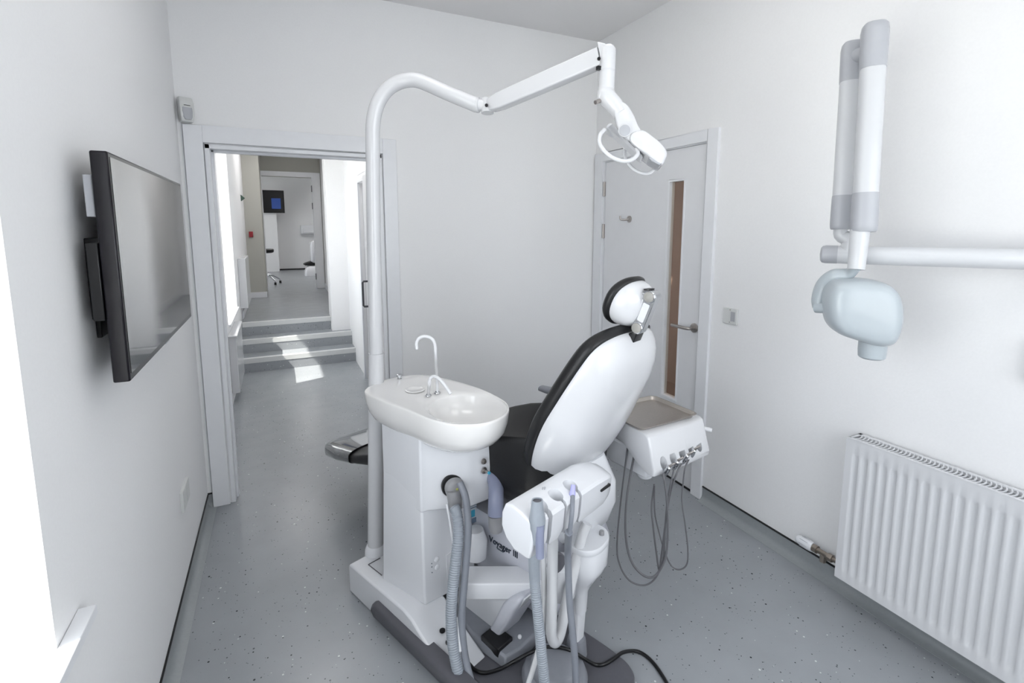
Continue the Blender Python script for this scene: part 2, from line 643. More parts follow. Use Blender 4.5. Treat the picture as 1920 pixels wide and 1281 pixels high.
# door lining with stop and top track
f = MB()
f.box((ox0, -0.005, 0), (ox0 + 0.022, D, oz))
f.box((ox1 - 0.022, -0.005, 0), (ox1, D, oz))
f.box((ox0, -0.005, oz - 0.022), (ox1, D, oz))
f.box((ox0 + 0.022, 0.05, 0), (ox0 + 0.034, 0.085, oz - 0.022))
f.box((ox0 + 0.022, 0.05, oz - 0.034), (ox1 - 0.022, 0.085, oz - 0.022))
struct('trim_2', f, M['gloss'], bevel=0.0015)
# casing of the right door
f = MB()
f.box((W - pt, -0.106, 0), (W, -0.012, 2.06))
f.box((W - pt, -1.118, 0), (W, -1.044, 2.06))
f.box((W - pt, -1.044, 2.0), (W, -0.106, 2.06))
struct('trim_3', f, M['gloss'], bevel=0.002)

# right door
f = MB()
ys0, ys1, zs0, zs1 = -0.885, -0.745, 0.50, 1.82
xd0, xd1 = W + 0.002, W + 0.042
f.box((xd0, -1.034, 0.012), (xd1, ys0, 1.992))
f.box((xd0, ys1, 0.012), (xd1, -0.121, 1.992))
f.box((xd0, ys0, 0.012), (xd1, ys1, zs0))
f.box((xd0, ys0, zs1), (xd1, ys1, 1.992))
door = struct('door_1', f, M['door'], smooth=False)
f = MB()
for q in ((ys0, ys0 + 0.012), (ys1 - 0.012, ys1)):
    f.box((xd0 - 0.003, q[0], zs0), (xd1, q[1], zs1))
for q in ((zs0, zs0 + 0.012), (zs1 - 0.012, zs1)):
    f.box((xd0 - 0.003, ys0 + 0.012, q[0]), (xd1, ys1 - 0.012, q[1]))
obj('glazing_bead', f, M['gloss'], door, bevel=0.001)
f = MB().box((xd0 + 0.018, ys0 + 0.01, zs0 + 0.01), (xd0 + 0.024, ys1 - 0.01, zs1 - 0.01))
obj('vision_panel', f, M['doorglass'], door, smooth=False)
f = MB()
f.lathe((xd0, -1.0, 0.975), (-1, 0, 0), ((0, 0.027), (0.007, 0.027), (0.009, 0.024), (0.009, 0.001)))
f.tube([(xd0 - 0.008, -1.0, 0.975), (xd0 - 0.040, -1.0, 0.975), (xd0 - 0.052, -0.990, 0.975), (xd0 - 0.054, -0.965, 0.975), (xd0 - 0.054, -0.875, 0.975)], 0.0095)
hd_ = obj('door_handle', f, M['satin'], door)
for z in (1.76, 1.465, 0.22):
    f = MB()
    f.box((W - 0.006, -0.124, z), (W + 0.003, -0.108, z + 0.1))
    f.cyl((W - 0.008, -0.116, z), (W - 0.008, -0.116, z + 0.1), 0.0065, n=12)
    obj('hinge', f, M['satin'], door)
f = MB()
f.lathe((xd0, -0.395, 1.596), (-1, 0, 0), ((0, 0.022), (0.005, 0.022), (0.006, 0.020), (0.006, 0.001)))
f.tube([(xd0 - 0.004, -0.395, 1.596), (xd0 - 0.022, -0.382, 1.592), (xd0 - 0.038, -0.366, 1.592), (xd0 - 0.046, -0.358, 1.598), (xd0 - 0.048, -0.356, 1.618)], 0.006)
obj('coat_hook', f, M['satin'], door)
f = MB().box((W - 0.002, -1.044, 0.0), (W + 0.1, -0.106, 0.012))
struct('door_gap_shade', f, M['cap'], smooth=False)  # black strip standing in for the shadowed gap under the door
# door stops / lining behind the leaf
f = MB()
f.box((W + 0.002, -1.05, 0.0), (W + 0.14, -1.038, 2.0))
f.box((W + 0.002, -0.117, 0.0), (W + 0.14, -0.105, 2.0))
f.box((W + 0.002, -1.038, 1.994), (W + 0.14, -0.117, 2.0))
struct('trim_6', f, M['gloss'], smooth=False)
# hall beyond the door
f = MB()
f.box((3.9, -2.6, -0.1), (4.0, 1.2, H))
f.box((W + 0.14, 0.9, -0.1), (3.9, 1.0, H))
f.box((W + 0.14, -2.6, -0.1), (3.9, -2.5, H))
f.box((W + 0.14, -2.5, H - 0.1), (3.9, 0.9, H))
f.box((W + 0.14, -2.5, -0.1), (3.9, 0.9, 0))
struct('wall_hall', f, M['brown'], smooth=False)
# carved openwork panel seen at the top of the door glass
f = MB()
for k in range(7):
    zc = 1.63 + 0.045 * k
    yc = -0.02 + 0.05 * math.sin(k * 2.1)
    pts = [(3.86, yc + 0.07 * math.cos(t * PI / 4 + k), zc + 0.05 * math.sin(t * PI / 4 * 1.3 + k)) for t in range(7)]
    f.tube(pts, 0.006, n=8, per=5)
    pts = [(3.86, yc + 0.18 + 0.07 * math.cos(t * PI / 4 - k), zc + 0.06 * math.sin(t * PI / 4 + 2 * k)) for t in range(7)]
    f.tube(pts, 0.006, n=8, per=5)
f.tube([(3.87, -0.45, 1.58), (3.87, -0.2, 1.60), (3.87, 0.1, 1.58), (3.87, 0.4, 1.6)], 0.007, n=8)
f.tube([(3.87, -0.45, 1.99), (3.87, 0.4, 1.99)], 0.007, n=8)
for yy in (-0.42, -0.15, 0.12, 0.38):
    f.tube([(3.87, yy, 1.58), (3.87, yy, 1.99)], 0.005, n=8)
f.box((3.878, -0.45, 1.57), (3.9, 0.40, 2.0))
tag(obj('wall_ornament', f, M['brown']), 'brown scrollwork ornament on hall wall seen through door glass', 'ornament')

# ------------------------------------------------------------ corridor
f = MB()
cw = [(1.85, 2.92, 0.69, 2.35)]
f.box((-0.30, D, -0.1), (0, 1.85, H))
f.box((-0.30, 1.85, -0.1), (0, 2.92, 0.69))
f.box((-0.30, 1.85, 2.35), (0, 2.92, H))
f.box((-0.30, 2.92, -0.1), (0, 6.6, H))
struct('wall_corridor_left', f, M['wall'], smooth=False)
w = window('window_3', (-0.29, 1.85, 0.69), (-0.24, 2.92, 2.35), 'x', 0.03)
f = MB().box((-0.24, 1.85, 0.675), (0.02, 2.92, 0.695))
obj('window_sill', f, M['gloss'], w, bevel=0.003)
f = MB()
f.box((1.18, D, -0.1), (1.32, 1.15, H))
f.box((1.18, 2.05, -0.1), (1.32, 6.6, H))
f.box((1.18, 1.15, 1.97), (1.32, 2.05, H))
f.box((0.972, 3.18, -0.1), (1.18, 3.50, H))
struct('wall_corridor_right', f, M['wall'], smooth=False)
f = MB()
f.box((1.165, 1.08, 0), (1.18, 1.15, 2.04))
f.box((1.165, 2.05, 0), (1.18, 2.12, 2.04))
f.box((1.165, 1.15, 1.97), (1.18, 2.05, 2.04))
struct('trim_7', f, M['gloss'], bevel=0.002)
f = MB().box((1.21, 1.15, 0.01), (1.25, 2.05, 1.97))
struct('door_3', f, M['xgrey'], smooth=False)
# open door leaf of the treatment room, folded back along the corridor wall
f = MB().box((1.055, 0.165, 0.012), (1.095, 1.03, 1.94))
dl = struct('door_2', f, M['door'], smooth=False)
f = MB()
f.tube([(1.055, 0.93, 1.12), (1.02, 0.93, 1.12), (1.012, 0.93, 1.11), (1.012, 0.93, 0.93), (1.02, 0.93, 0.92), (1.055, 0.93, 0.92)], 0.008, smooth=False)
obj('pull_handle', f, M['dgrey'], dl)
for z in (0.25, 1.65):
    f = MB()
    f.box((1.0, 0.145, z), (1.06, 0.168, z + 0.1))
    obj('hinge', f, M['satin'], dl)
# end wall, pilaster and doorway to the far surgery
f = MB()
f.box((-0.05, 5.55, 0.444), (0.235, 6.45, H))
struct('wall_pilaster', f, M['olive'], smooth=False)
f = MB()
f.box((-0.3, 6.45, 0.4), (0.235, 6.6, H))
f.box((1.04, 6.45, 0.4), (1.4, 6.6, H))
f.box((0.235, 6.45, 2.40), (1.04, 6.6, H))
struct('wall_corridor_end', f, M['olive'], smooth=False)
f = MB()
f.box((1.04, 6.42, 0.444), (1.17, 6.45, 2.48))
f.box((0.225, 6.42, 2.40), (1.04, 6.45, 2.48))
f.box((0.225, 6.44, 0.444), (0.245, 6.6, 2.40))
f.box((1.03, 6.44, 0.444), (1.05, 6.6, 2.40))
struct('trim_8', f, M['gloss'], bevel=0.002)
f = MB()
for z in (0.60, 1.85, 2.15):
    f.box((1.020, 6.43, z), (1.032, 6.46, z + 0.11))
struct('trim_9', f, M['dgrey'])
f = MB()
f.box((-0.01, 5.53, 0.444), (0.243, 5.55, 0.53))
f.box((0.0, 3.6, 0.444), (0.015, 5.53, 0.53))
f.box((1.165, 3.5, 0.444), (1.18, 6.42, 0.53))
struct('baseboard_corridor', f, M['gloss'], bevel=0.003)

# far surgery
f = MB()
f.box((-1.9, 10.8, 0.4), (3.2, 10.95, H))
f.box((3.1, 6.6, 0.4), (3.2, 10.8, H))
f.box((-1.8, 6.5, 0.4), (-0.3, 6.6, H))
f.box((1.4, 6.5, 0.4), (3.2, 6.6, H))
f.box((-1.9, 6.5, 0.4), (-1.8, 7.5, H))
f.box((-1.9, 9.1, 0.4), (-1.8, 10.8, H))
f.box((-1.9, 7.5, 0.4), (-1.8, 9.1, 0.95))
f.box((-1.9, 7.5, 2.3), (-1.8, 9.1, H))
struct('wall_far', f, M['wall'], smooth=False)
window('window_4', (-1.88, 7.5, 0.95), (-1.83, 9.1, 2.3), 'x', 0.04, mull=1)
f = MB().box((0.45, 10.78, 0.444), (3.1, 10.80, 0.475))
struct('baseboard_far', f, M['cap'], smooth=False)
f = MB().box((-0.3, 10.4, 0.444), (0.45, 10.8, 2.0))
f.box((0.0, 10.38, 0.444), (0.44, 10.40, 0.47))
tag(obj('wall_boxing', f, M['wall'], bevel=0.003), 'white boxed pipe casing below the lit screen in the far surgery', 'casing')

# outside: ground, and an unseen overhang added to shade the upper windows
f = MB().box((-40, -40, -0.6), (-0.35, 45, -0.5))
struct('ground', f, M['concrete'], smooth=False)
f = MB().box((-1.36, YF - 0.2, H + 0.12), (-0.14, 11, H + 0.3))
struct('shade_overhang', f, M['concrete'], smooth=False)


# unseen glowing ceiling panels, added as fill light for the rooms
def fill_panel(x, y, label, m_='panel', sx=0.595, sy=0.595):
    t = thing('ceiling_fill_light', (x, y, H - 0.012), label, 'light', 'added fill-light ceiling panels')
    f = MB()
    f.box((x - sx / 2, y - sy / 2, H - 0.012), (x + sx / 2, y + sy / 2, H - 0.0005))
    obj('frame', f, M['gloss'], t)
    f = MB().box((x - sx / 2 + 0.015, y - sy / 2 + 0.015, H - 0.015), (x + sx / 2 - 0.015, y + sy / 2 - 0.015, H - 0.0125))
    obj('diffuser', f, M[m_], t, smooth=False)
    return t


fill_panel(0.75, -1.35, 'added square fill-light panel nearest the corridor opening')
fill_panel(1.65, -1.45, 'added square fill-light panel nearest the glazed door')
fill_panel(1.27, -2.95, 'added square fill-light panel above the camera end of the treatment room')
fill_panel(1.2, 8.2, 'added large fill-light panel in the far surgery', 'panel2', sx=1.2, sy=1.2)
fill_panel(0.6, 1.2, 'added long fill-light panel in the corridor before the steps', 'panel2', sy=1.2)
fill_panel(0.55, 4.6, 'added long fill-light panel in the corridor above the landing', 'panel2', sy=1.2)
d = bpy.data.lights.new('hall_fill_light', 'POINT')  # unseen point light, added to brighten the hall behind the door glass
d.energy = 12
d.shadow_soft_size = 0.12
d.color = (1, 0.9, 0.8)
o = bpy.data.objects.new('hall_fill_light', d)
C.objects.link(o)
o.location = (3.3, -0.9, 2.5)

# ============================================================ WALL FITTINGS
# television
t = thing('television', (0.07, -1.13, 1.18), 'flat black television on a bracket on the left wall', 'television')
tx0, tx1, ty0, ty1, tz0, tz1 = 0.052, 0.086, -1.612, -0.655, 1.178, 1.718
f = MB().box((tx0, ty0, tz0), (tx1, ty1, tz1))
obj('casing', f, M['piano'], t, bevel=0.004)
f = MB().box((tx1 - 0.002, ty0 + 0.012, tz0 + 0.018), (tx1 + 0.0012, ty1 - 0.012, tz1 - 0.012))
obj('screen', f, M['screen'], t, smooth=False)
f = MB().box((0.032, ty0 + 0.12, tz0 + 0.08), (tx0, ty1 - 0.12, tz1 - 0.15))
obj('rear_housing', f, M['black'], t, bevel=0.006)
f = MB()
f.box((tx0 + 0.004, -1.16, tz0 - 0.006), (tx1 - 0.004, -1.10, tz0 + 0.002))
obj('sensor_tab', f, M['xgrey'], t, bevel=0.001)
f = MB()
f.box((0.028, -1.612, 1.33), (0.05, -1.50, 1.51))
f.box((0.001, -1.52, 1.32), (0.045, -1.44, 1.52))
f.box((0.001, -1.02, 1.27), (0.03, -0.96, 1.52))
f.box((0.001, -1.50, 1.46), (0.012, -0.96, 1.52))
f.box((0.001, -1.50, 1.27), (0.012, -0.96, 1.32))
obj('wall_bracket', f, M['black'], t, bevel=0.002)
# pale cable box on the back of the television
f = MB().box((0.033, -1.600, 1.570), (0.050, -1.545, 1.665))
f.box((0.030, -1.585, 1.650), (0.034, -1.555, 1.665))
obj('cable_box', f, M['xgrey'], t, bevel=0.002)

# motion sensor
t = thing('motion_sensor', (0.045, -0.03, 2.06), 'small white motion sensor in the corner above the corridor opening', 'sensor')
q0, q1 = V((0.004, -0.020, 2.13)), None
ux, uy = V((0.88, 0.42, 0)).normalized(), V((0.42, -0.88, 0)).normalized()
cc = V((0.036, -0.002, 2.125))
rings = []
for z, w_, d_ in ((2.066, 0.018, 0.018), (2.07, 0.026, 0.030), (2.10, 0.031, 0.036), (2.16, 0.032, 0.030), (2.185, 0.030, 0.020), (2.188, 0.028, 0.018)):
    c = V((cc.x, cc.y, z)) + uy * (d_ * 0.5 + 0.006)
    rings.append(rrect(c, ux, uy, w_, d_ * 0.5 + 0.006, 0.006, 4))
obj('housing', MB().loft(rings), M['socket'], t)
f = MB()
rings = []
for z, w_ in ((2.078, 0.014), (2.09, 0.021), (2.12, 0.023), (2.136, 0.021)):
    c = V((cc.x, cc.y, z)) + uy * (0.046)
    rings.append(superell(c, ux, uy, w_, 0.006, 2.5, 20))
obj('lens', MB().loft(rings), M['xgrey'], t)
f = MB()
c = V((cc.x, cc.y, 2.1475)) + uy * 0.0435
f.box((-0.014, -0.002, -0.0013), (0.014, 0.002, 0.0013))
for v in f.bm.verts:
    v.co = c + ux * v.co.x + uy * v.co.y + DZ * v.co.z
obj('slot', f, M['black'], t)
f = MB().tube([(0.018, -0.004, 2.07), (0.018, -0.004, 1.2), (0.018, -0.004, 0.085)], 0.0028, n=8, smooth=False)
obj('cable', f, M['gloss'], t)

# sockets
f = MB().box((0.0, -0.715, 0.362), (0.012, -0.565, 0.448))
f.box((0.012, -0.705, 0.368), (0.0135, -0.645, 0.442))
f.box((0.012, -0.635, 0.368), (0.0135, -0.575, 0.442))
tag(obj('wall_socket', f, M['socket'], bevel=0.003), 'white double socket low on the left wall below the television', 'socket')
t = thing('wall_switch', (W, -1.245, 1.04), 'white fused switch plate on right wall beside the door', 'switch')
f = MB().box((W - 0.010, -1.29, 1.043), (W, -1.202, 1.127))
obj('plate', f, M['socket'], t, bevel=0.003)
f = MB().box((W - 0.0125, -1.278, 1.060), (W - 0.010, -1.252, 1.11))
obj('fuse_cover', f, M['xgrey'], t, bevel=0.0008)
for z in (1.053, 1.118):
    f = MB().cyl((W - 0.0115, -1.246, z), (W - 0.010, -1.246, z), 0.003, n=10)
    obj('screw', f, M['satin'], t)
f = MB().box((W - 0.03, -2.60, 1.062), (W - 0.0005, -2.385, 1.20))
tag(obj('control_box', f, M['xray'], bevel=0.012), 'pale wall control box at right edge of photo under x-ray arm', 'control box')

# radiator
RX0, RX1, RY0, RY1, RZ0, RZ1 = 2.425, 2.515, -3.10, -1.925, 0.118, 0.715
t = thing('radiator', (2.47, -2.5, 0.118), 'white ribbed panel radiator on the right wall', 'radiator')
# front panel with pressed ribs
m = MB()
bm = m.bm
ny = int((RY1 - RY0) / 0.0036)
zs = [RZ0, RZ0 + 0.035, RZ0 + 0.048, RZ0 + 0.06, RZ1 - 0.075, RZ1 - 0.062, RZ1 - 0.05, RZ1]
amp = [0, 0, 0.55, 1, 1, 0.55, 0, 0]
grid = []
for j in range(ny + 1):
    y = RY1 - (RY1 - RY0) * j / ny
    s = (RY1 - 0.022 - y) / 0.0333
    fr = s - math.floor(s)
    dd = 0
    if 0 < s < (RY1 - RY0 - 0.04) / 0.0333:
        dd = 0.5 - 0.5 * math.cos(2 * PI * fr)
        dd = min(1, max(0, dd * 1.7 - 0.35))
    grid.append([bm.verts.new((RX0 + 0.009 - 0.009 * (1 - dd * a), y, z)) for z, a in zip(zs, amp)])
for j in range(ny):
    for k in range(len(zs) - 1):
        bm.faces.new((grid[j][k], grid[j + 1][k], grid[j + 1][k + 1], grid[j][k + 1]))
m.box((RX0 + 0.0105, RY0, RZ0), (RX0 + 0.014, RY1, RZ1 - 0.001))
obj('front_panel', m, M['enamel'], t, angle=60)
f = MB().box((RX1 - 0.012, RY0, RZ0 + 0.01), (RX1, RY1, RZ1 - 0.012))
obj('rear_panel', f, M['enamel'], t)
for y0, y1 in ((RY1 - 0.004, RY1), (RY0, RY0 + 0.004)):
    f = MB().box((RX0 + 0.013, y0, RZ0 + 0.012), (RX1 - 0.002, y1, RZ1 + 0.003))
    obj('side_cover', f, M['enamel'], t, bevel=0.001)
f = MB()
f.box((RX0 + 0.003, RY0, RZ1 - 0.003), (RX0 + 0.016, RY1, RZ1 + 0.003))
f.box((RX1 - 0.018, RY0, RZ1 - 0.003), (RX1 - 0.002, RY1, RZ1 + 0.003))
f.box((RX0 + 0.012, RY1 - 0.012, RZ1 - 0.001), (RX1 - 0.002, RY1, RZ1 + 0.003))
k = 0
y = RY1 - 0.02
while y > RY0 + 0.01:
    pts = []
    for i in range(6):
        u = i / 5
        pts.append(V((RX0 + 0.014 + (RX1 - RX0 - 0.030) * u, y - 0.009 * math.sin(PI * u) + 0.004 * u, RZ1)))
    mm = [p + V((0, -0.0022, -0.002)) for p in pts] + [p + V((0, 0.0022, -0.002)) for p in reversed(pts)]
    f.prism(mm, (0, 0, 0.004))
    y -= 0.0128
obj('top_grille', f, M['enamel'], t)
f = MB()
y = RY1 - 0.03
while y > RY0 + 0.02:
    f.box((RX0 + 0.02, y - 0.0012, RZ0 + 0.02), (RX1 - 0.014, y + 0.0012, RZ1 - 0.05))
    y -= 0.0222
obj('convector_fin', f, M['xgrey'], t)
for yy in (-2.15, -2.9):
    f = MB().box((RX1, yy - 0.02, 0.25), (W - 0.001, yy + 0.02, 0.62))
    obj('wall_bracket', f, M['enamel'], t)
f = MB()
f.lathe((2.475, -1.80, 0.150), (0, 1, 0), ((0.0, 0.010), (0.0, 0.021), (0.012, 0.023), (0.055, 0.021), (0.068, 0.019), (0.074, 0.014), (0.076, 0.002)), n=24)
vh = obj('thermostatic_head', f, M['plastic'], t)
f = MB()
for k in range(8):
    a = 2 * PI * k / 8
    f.box((2.475 + 0.0222 * math.cos(a) - 0.001, -1.785, 0.150 + 0.0222 * math.sin(a) - 0.001), (2.475 + 0.0222 * math.cos(a) + 0.001, -1.748, 0.150 + 0.0222 * math.sin(a) + 0.001))
obj('grip_mark', f, M['xgrey'], vh)
f = MB()
f.cyl((2.475, -1.82, 0.150), (2.475, -1.80, 0.150), 0.017, n=16)
f.cyl((2.475, -1.865, 0.150), (2.475, -1.82, 0.150), 0.012, n=16)
f.cyl((2.475, -1.885, 0.150), (2.475, -1.865, 0.150), 0.017, n=6)
f.cyl((2.475, -1.93, 0.150), (2.475, -1.885, 0.150), 0.010, n=16)
f.cyl((2.475, -1.845, 0.150), (2.475, -1.845, 0.112), 0.013, n=6)
f.cyl((2.475, -1.845, 0.118), (2.539, -1.845, 0.118), 0.008, n=14)
obj('valve_body', f, M['brass'], t)

# ============================================================ X-RAY UNIT
t = thing('xray_machine', (W, -2.36, 1.40), 'white wall-mounted dental x-ray arm with pale blue tube head', 'x-ray machine')
K = V((2.198, -2.002, 1.451))
wallp = V((2.505, -2.52, 1.452))
dirb = (K - wallp).normalized()
Kend = K + dirb * 0.075
f = MB()
f.cyl(wallp, K + dirb * 0.03, 0.031, n=32)
obj('horizontal_arm', f, M['xarm'], t)
f = MB()
f.lathe(K + dirb * 0.03, dirb, ((0, 0.0315), (0.035, 0.0315), (0.045, 0.029), (0.050, 0.022), (0.052, 0.001)), n=32)
obj('arm_end_cap', f, M['xgrey'], t)
f = MB().box((2.49, -2.62, 1.36), (W - 0.001, -2.44, 1.56))
obj('wall_mount', f, M['xarm'], t, bevel=0.01)
# first riser
A0 = K + V((0, 0, 0.02))
side = V((0.62, -0.75, 0)).normalized()
rear0 = V((2.187, -1.979, 1.538)); rear1 = V((2.212, -1.952, 2.162))
front0 = V((2.143, -2.076, 1.530)); front1 = V((2.170, -2.041, 2.184))
f = MB()
f.tube([K + V((0, 0, 0.0)), K + V((0, 0, 0.05)) - dirb * 0.004, rear0 + V((0, 0, -0.02)), rear0 + V((0, 0, 0.03))], [0.030, 0.026, 0.021, 0.021], per=5)
obj('riser', f, M['xarm'], t)


def arm_seg(p0, p1, cap0, cap1, r=0.036):
    d = (p1 - p0)
    ln = d.length
    dn = d.normalized()
    u = side - side.dot(dn) * dn
    u.normalize()
    w_ = dn.cross(u)

    def ring(s, k=1.0, sh=0.0):
        return superell(p0 + dn * s + w_ * sh, u, w_, r * k, r * 1.05 * k, 2.6, 32)
    f = MB().loft([ring(cap0 - 0.01, 0.955), ring(ln - cap1 + 0.01, 0.955)])
    tb = obj('arm_tube', f, M['xarm'], t)
    f = MB()
    f.loft([ring(0.0, 0.90), ring(0.004, 0.99), ring(0.02, 1.03), ring(cap0 - 0.012, 1.0), ring(cap0, 0.985)])
    a = obj('arm_cover', f, M['xgrey'], t)
    f = MB()
    f.loft([ring(ln - cap1, 0.985), ring(ln - cap1 + 0.02, 1.0), ring(ln - 0.025, 1.04), ring(ln - 0.008, 0.97), ring(ln, 0.80)])
    obj('arm_cover', f, M['xgrey'], t)
    return a


arm_seg(rear0, rear1, 0.115, 0.13, 0.033)
arm_seg(front0, front1, 0.125, 0.14, 0.036)
# hinge between the two arms at the top
f = MB()
hp = front1 - DZ * 0.085
hq = rear1 - DZ * 0.045
f.cyl(hp, hq, 0.024, n=20)
obj('elbow_joint', f, M['xgrey'], t)
f = MB()
f.cyl(rear0 + V((0, 0, 0.045)) - side * 0.002, rear0 + V((0, 0, 0.045)) + side * 0.036, 0.013, n=16)
obj('spring_slot', f, M['black'], t)
# drop post
P0 = V((2.134, -2.071, 1.536)); P1 = V((2.115, -2.080, 1.409))
f = MB().cyl(P0, P1, 0.028, 0.0245, n=28)
obj('drop_post', f, M['xarm'], t)
# tube head: rounded block with its broad side turned to the camera
hc = V((2.152, -2.095, 1.273))
vdir = (hc - V((0.4215, -3.0414, 0))).normalized()
hu = V((0.70, -0.714, 0)).normalized()
hn = V((0.714, 0.70, 0)).normalized()
hs = 0.0017533
outline = [(2.049, -2.035, 1.348), (2.072, -2.043, 1.372), (2.127, -2.067, 1.381), (2.190, -2.098, 1.376), (2.233, -2.121, 1.360), (2.256, -2.137, 1.325), (2.262, -2.147, 1.273), (2.256, -2.151, 1.223), (2.236, -2.148, 1.177), (2.194, -2.130, 1.163), (2.131, -2.098, 1.177), (2.077, -2.070, 1.196), (2.048, -2.052, 1.226), (2.038, -2.041, 1.269), (2.039, -2.035, 1.313)]
# project the outline on the head's mid plane
out2 = []
for p in outline:
    q = V(p) - hc
    out2.append(hc + hu * (q.dot(hu) * 0.91 - 0.008) + DZ * q.z)
oc = closed_spline(out2, 5)
cen = sum(oc, V((0, 0, 0))) / len(oc)
rings = []
for dn_, k in ((-0.080, 0.55), (-0.078, 0.72), (-0.070, 0.86), (-0.052, 0.95), (-0.02, 0.995), (0.02, 1.0), (0.05, 0.95), (0.068, 0.86), (0.076, 0.70), (0.078, 0.5)):
    rings.append([cen + (p - cen) * k + hn * dn_ for p in oc])
th_ = obj('tube_head', MB().loft(rings), M['xray'], t, angle=70)
f = MB()
f.lathe(V((2.174, -2.119, 1.174)), (0, 0, -1), ((-0.02, 0.040), (0.03, 0.040), (0.052, 0.038), (0.056, 0.034), (0.056, 0.001)), n=28)
obj('beam_collimator', f, M['xray'], t)
f = MB()
f.lathe(V((2.174, -2.119, 1.174)) + V((0, 0, -0.054)), (0, 0, -1), ((0, 0.030), (0.004, 0.030), (0.004, 0.001)), n=24)
obj('collimator_rim', f, M['dgrey'], t)
# yoke that carries the head
yk = [P1 + V((0, 0, 0.01)), V((2.122, -2.052, 1.392)), V((2.107, -2.013, 1.384)), V((2.103, -1.982, 1.350)), V((2.096, -1.974, 1.301)), V((2.094, -1.978, 1.270))]
f = MB().tube(yk, [0.020, 0.022, 0.024, 0.024, 0.020], n=16, sx=0.7)
obj('yoke', f, M['xray'], t)
f = MB()
f.cyl(V((2.089, -1.976, 1.270)), V((2.092, -2.021, 1.275)), 0.018, n=18)
obj('yoke_pivot', f, M['xray'], t)
# small printed mark on the head
f = MB()
c = cen + hn * -0.0745 + hu * -0.040 + DZ * 0.050
for k in range(7):
    x_ = -0.017 + 0.0052 * k
    a = c + hu * x_
    f.hexa([a - hn * 0.002 - DZ * 0.0030, a + hu * 0.0034 - hn * 0.002 - DZ * 0.0030, a + hu * 0.0034 + hn * 0.004 - DZ * 0.0030, a + hn * 0.004 - DZ * 0.0030,
            a - hn * 0.002 + DZ * 0.0018, a + hu * 0.0034 - hn * 0.002 + DZ * 0.0018, a + hu * 0.0034 + hn * 0.004 + DZ * 0.0018, a + hn * 0.004 + DZ * 0.0018])
obj('printed_mark', f, M['textgrey'], th_)

# ============================================================ DENTAL CHAIR
ch = thing('dental_chair', L(0.70, -1.8, 0.0), 'black and white dental chair with raised backrest in the middle of the room', 'dental chair')
A0c = 0.72
# base plate
f = MB()
pl = []
pts = [(0.30, -1.45), (0.52, -1.40), (0.685, -1.42), (0.70, -1.70), (0.702, -2.0), (0.699, -2.16), (0.682, -2.24), (0.63, -2.278), (0.5, -2.29), (0.34, -2.29), (0.29, -2.24), (0.28, -1.9)]
pl = closed_spline([L(a, b, 0.0) for a, b in pts], 5)
f.prism(pl, (0, 0, 0.028))
obj('base_plate', f, M['dgrey'], ch, bevel=0.005)
# raised mechanism housing on the plate
f = MB()
rings = []
for z, k in ((0.028, 1.0), (0.062, 0.97), (0.072, 0.93)):
    rings.append([L(0.5 + (a - 0.5) * k, -1.8 + (b + 1.8) * k, z) for a, b in ((0.40, -1.60), (0.64, -1.60), (0.655, -1.72), (0.65, -1.93), (0.56, -1.94), (0.44, -1.945), (0.375, -1.93), (0.365, -1.75))])
f.loft(rings)
mech = obj('base_housing', f, M['grey'], ch, bevel=0.006)
f = MB().lbox((0.375, -1.895, 0.05), (0.45, -1.805, 0.086))
obj('recess_block', f, M['black'], ch, bevel=0.004)
f = MB().ellipsoid(L(0.475, -1.905, 0.076), DA * 0.008, DB * 0.008, DZ * 0.008, 14, 8)
obj('release_button', f, M['plastic'], ch)
# lift column cover below the seat, carrying the lettering
f = MB()
rings = []
for z, a0, a1, b0, b1 in ((0.12, 0.56, 0.88, -1.98, -1.35), (0.20, 0.535, 0.92, -2.02, -1.32), (0.32, 0.52, 0.93, -2.02, -1.28), (0.44, 0.52, 0.93, -1.96, -1.25)):
    c = L((a0 + a1) / 2, (b0 + b1) / 2, z)
    rings.append(rrect(c, DA, DB, (a1 - a0) / 2, (b1 - b0) / 2, 0.07, 6))
f.loft(rings)
lc = obj('lift_cover', f, M['plastic2'], ch, angle=50)
f = MB()
f = MB()
f.prism([(0.970, -1.269, 0.042), (1.126, -1.666, 0.278), (1.089, -1.574, 0.103), (1.050, -1.473, -0.066), (1.026, -1.411, -0.129), (1.005, -1.359, -0.074), (0.984, -1.306, -0.002)], DA * 0.09)
obj('lift_guard', f, M['plastic'], ch, bevel=0.008, seg=3)
f = MB()
gp = closed_spline([V(p) for p in ((1.113, -1.662, 0.283), (1.102, -1.634, 0.209), (1.083, -1.586, 0.111), (1.068, -1.546, 0.039), (1.051, -1.503, 0.001), (1.049, -1.499, 0.031), (1.068, -1.546, 0.136), (1.087, -1.596, 0.239))], 4)
gc = sum(gp, V((0, 0, 0))) / len(gp)
f.loft([[gc + (p - gc) * k + DA * o_ for p in gp] for o_, k in ((-0.012, 0.6), (-0.008, 0.85), (0.0, 0.97), (0.02, 1.0), (0.10, 1.0))])
obj('lift_shroud', f, M['plastic2'], ch, angle=60)
rings = []
for bb, z0, z1 in ((-1.45, 0.06, 0.15), (-1.7, 0.05, 0.15), (-1.9, 0.07, 0.17)):
    rings.append(rrect(L(0.72, bb, (z0 + z1) / 2), DA, DZ, 0.12, (z1 - z0) / 2, 0.03, 4))
f = MB().loft(rings)
obj('lift_link', f, M['plastic2'], ch)
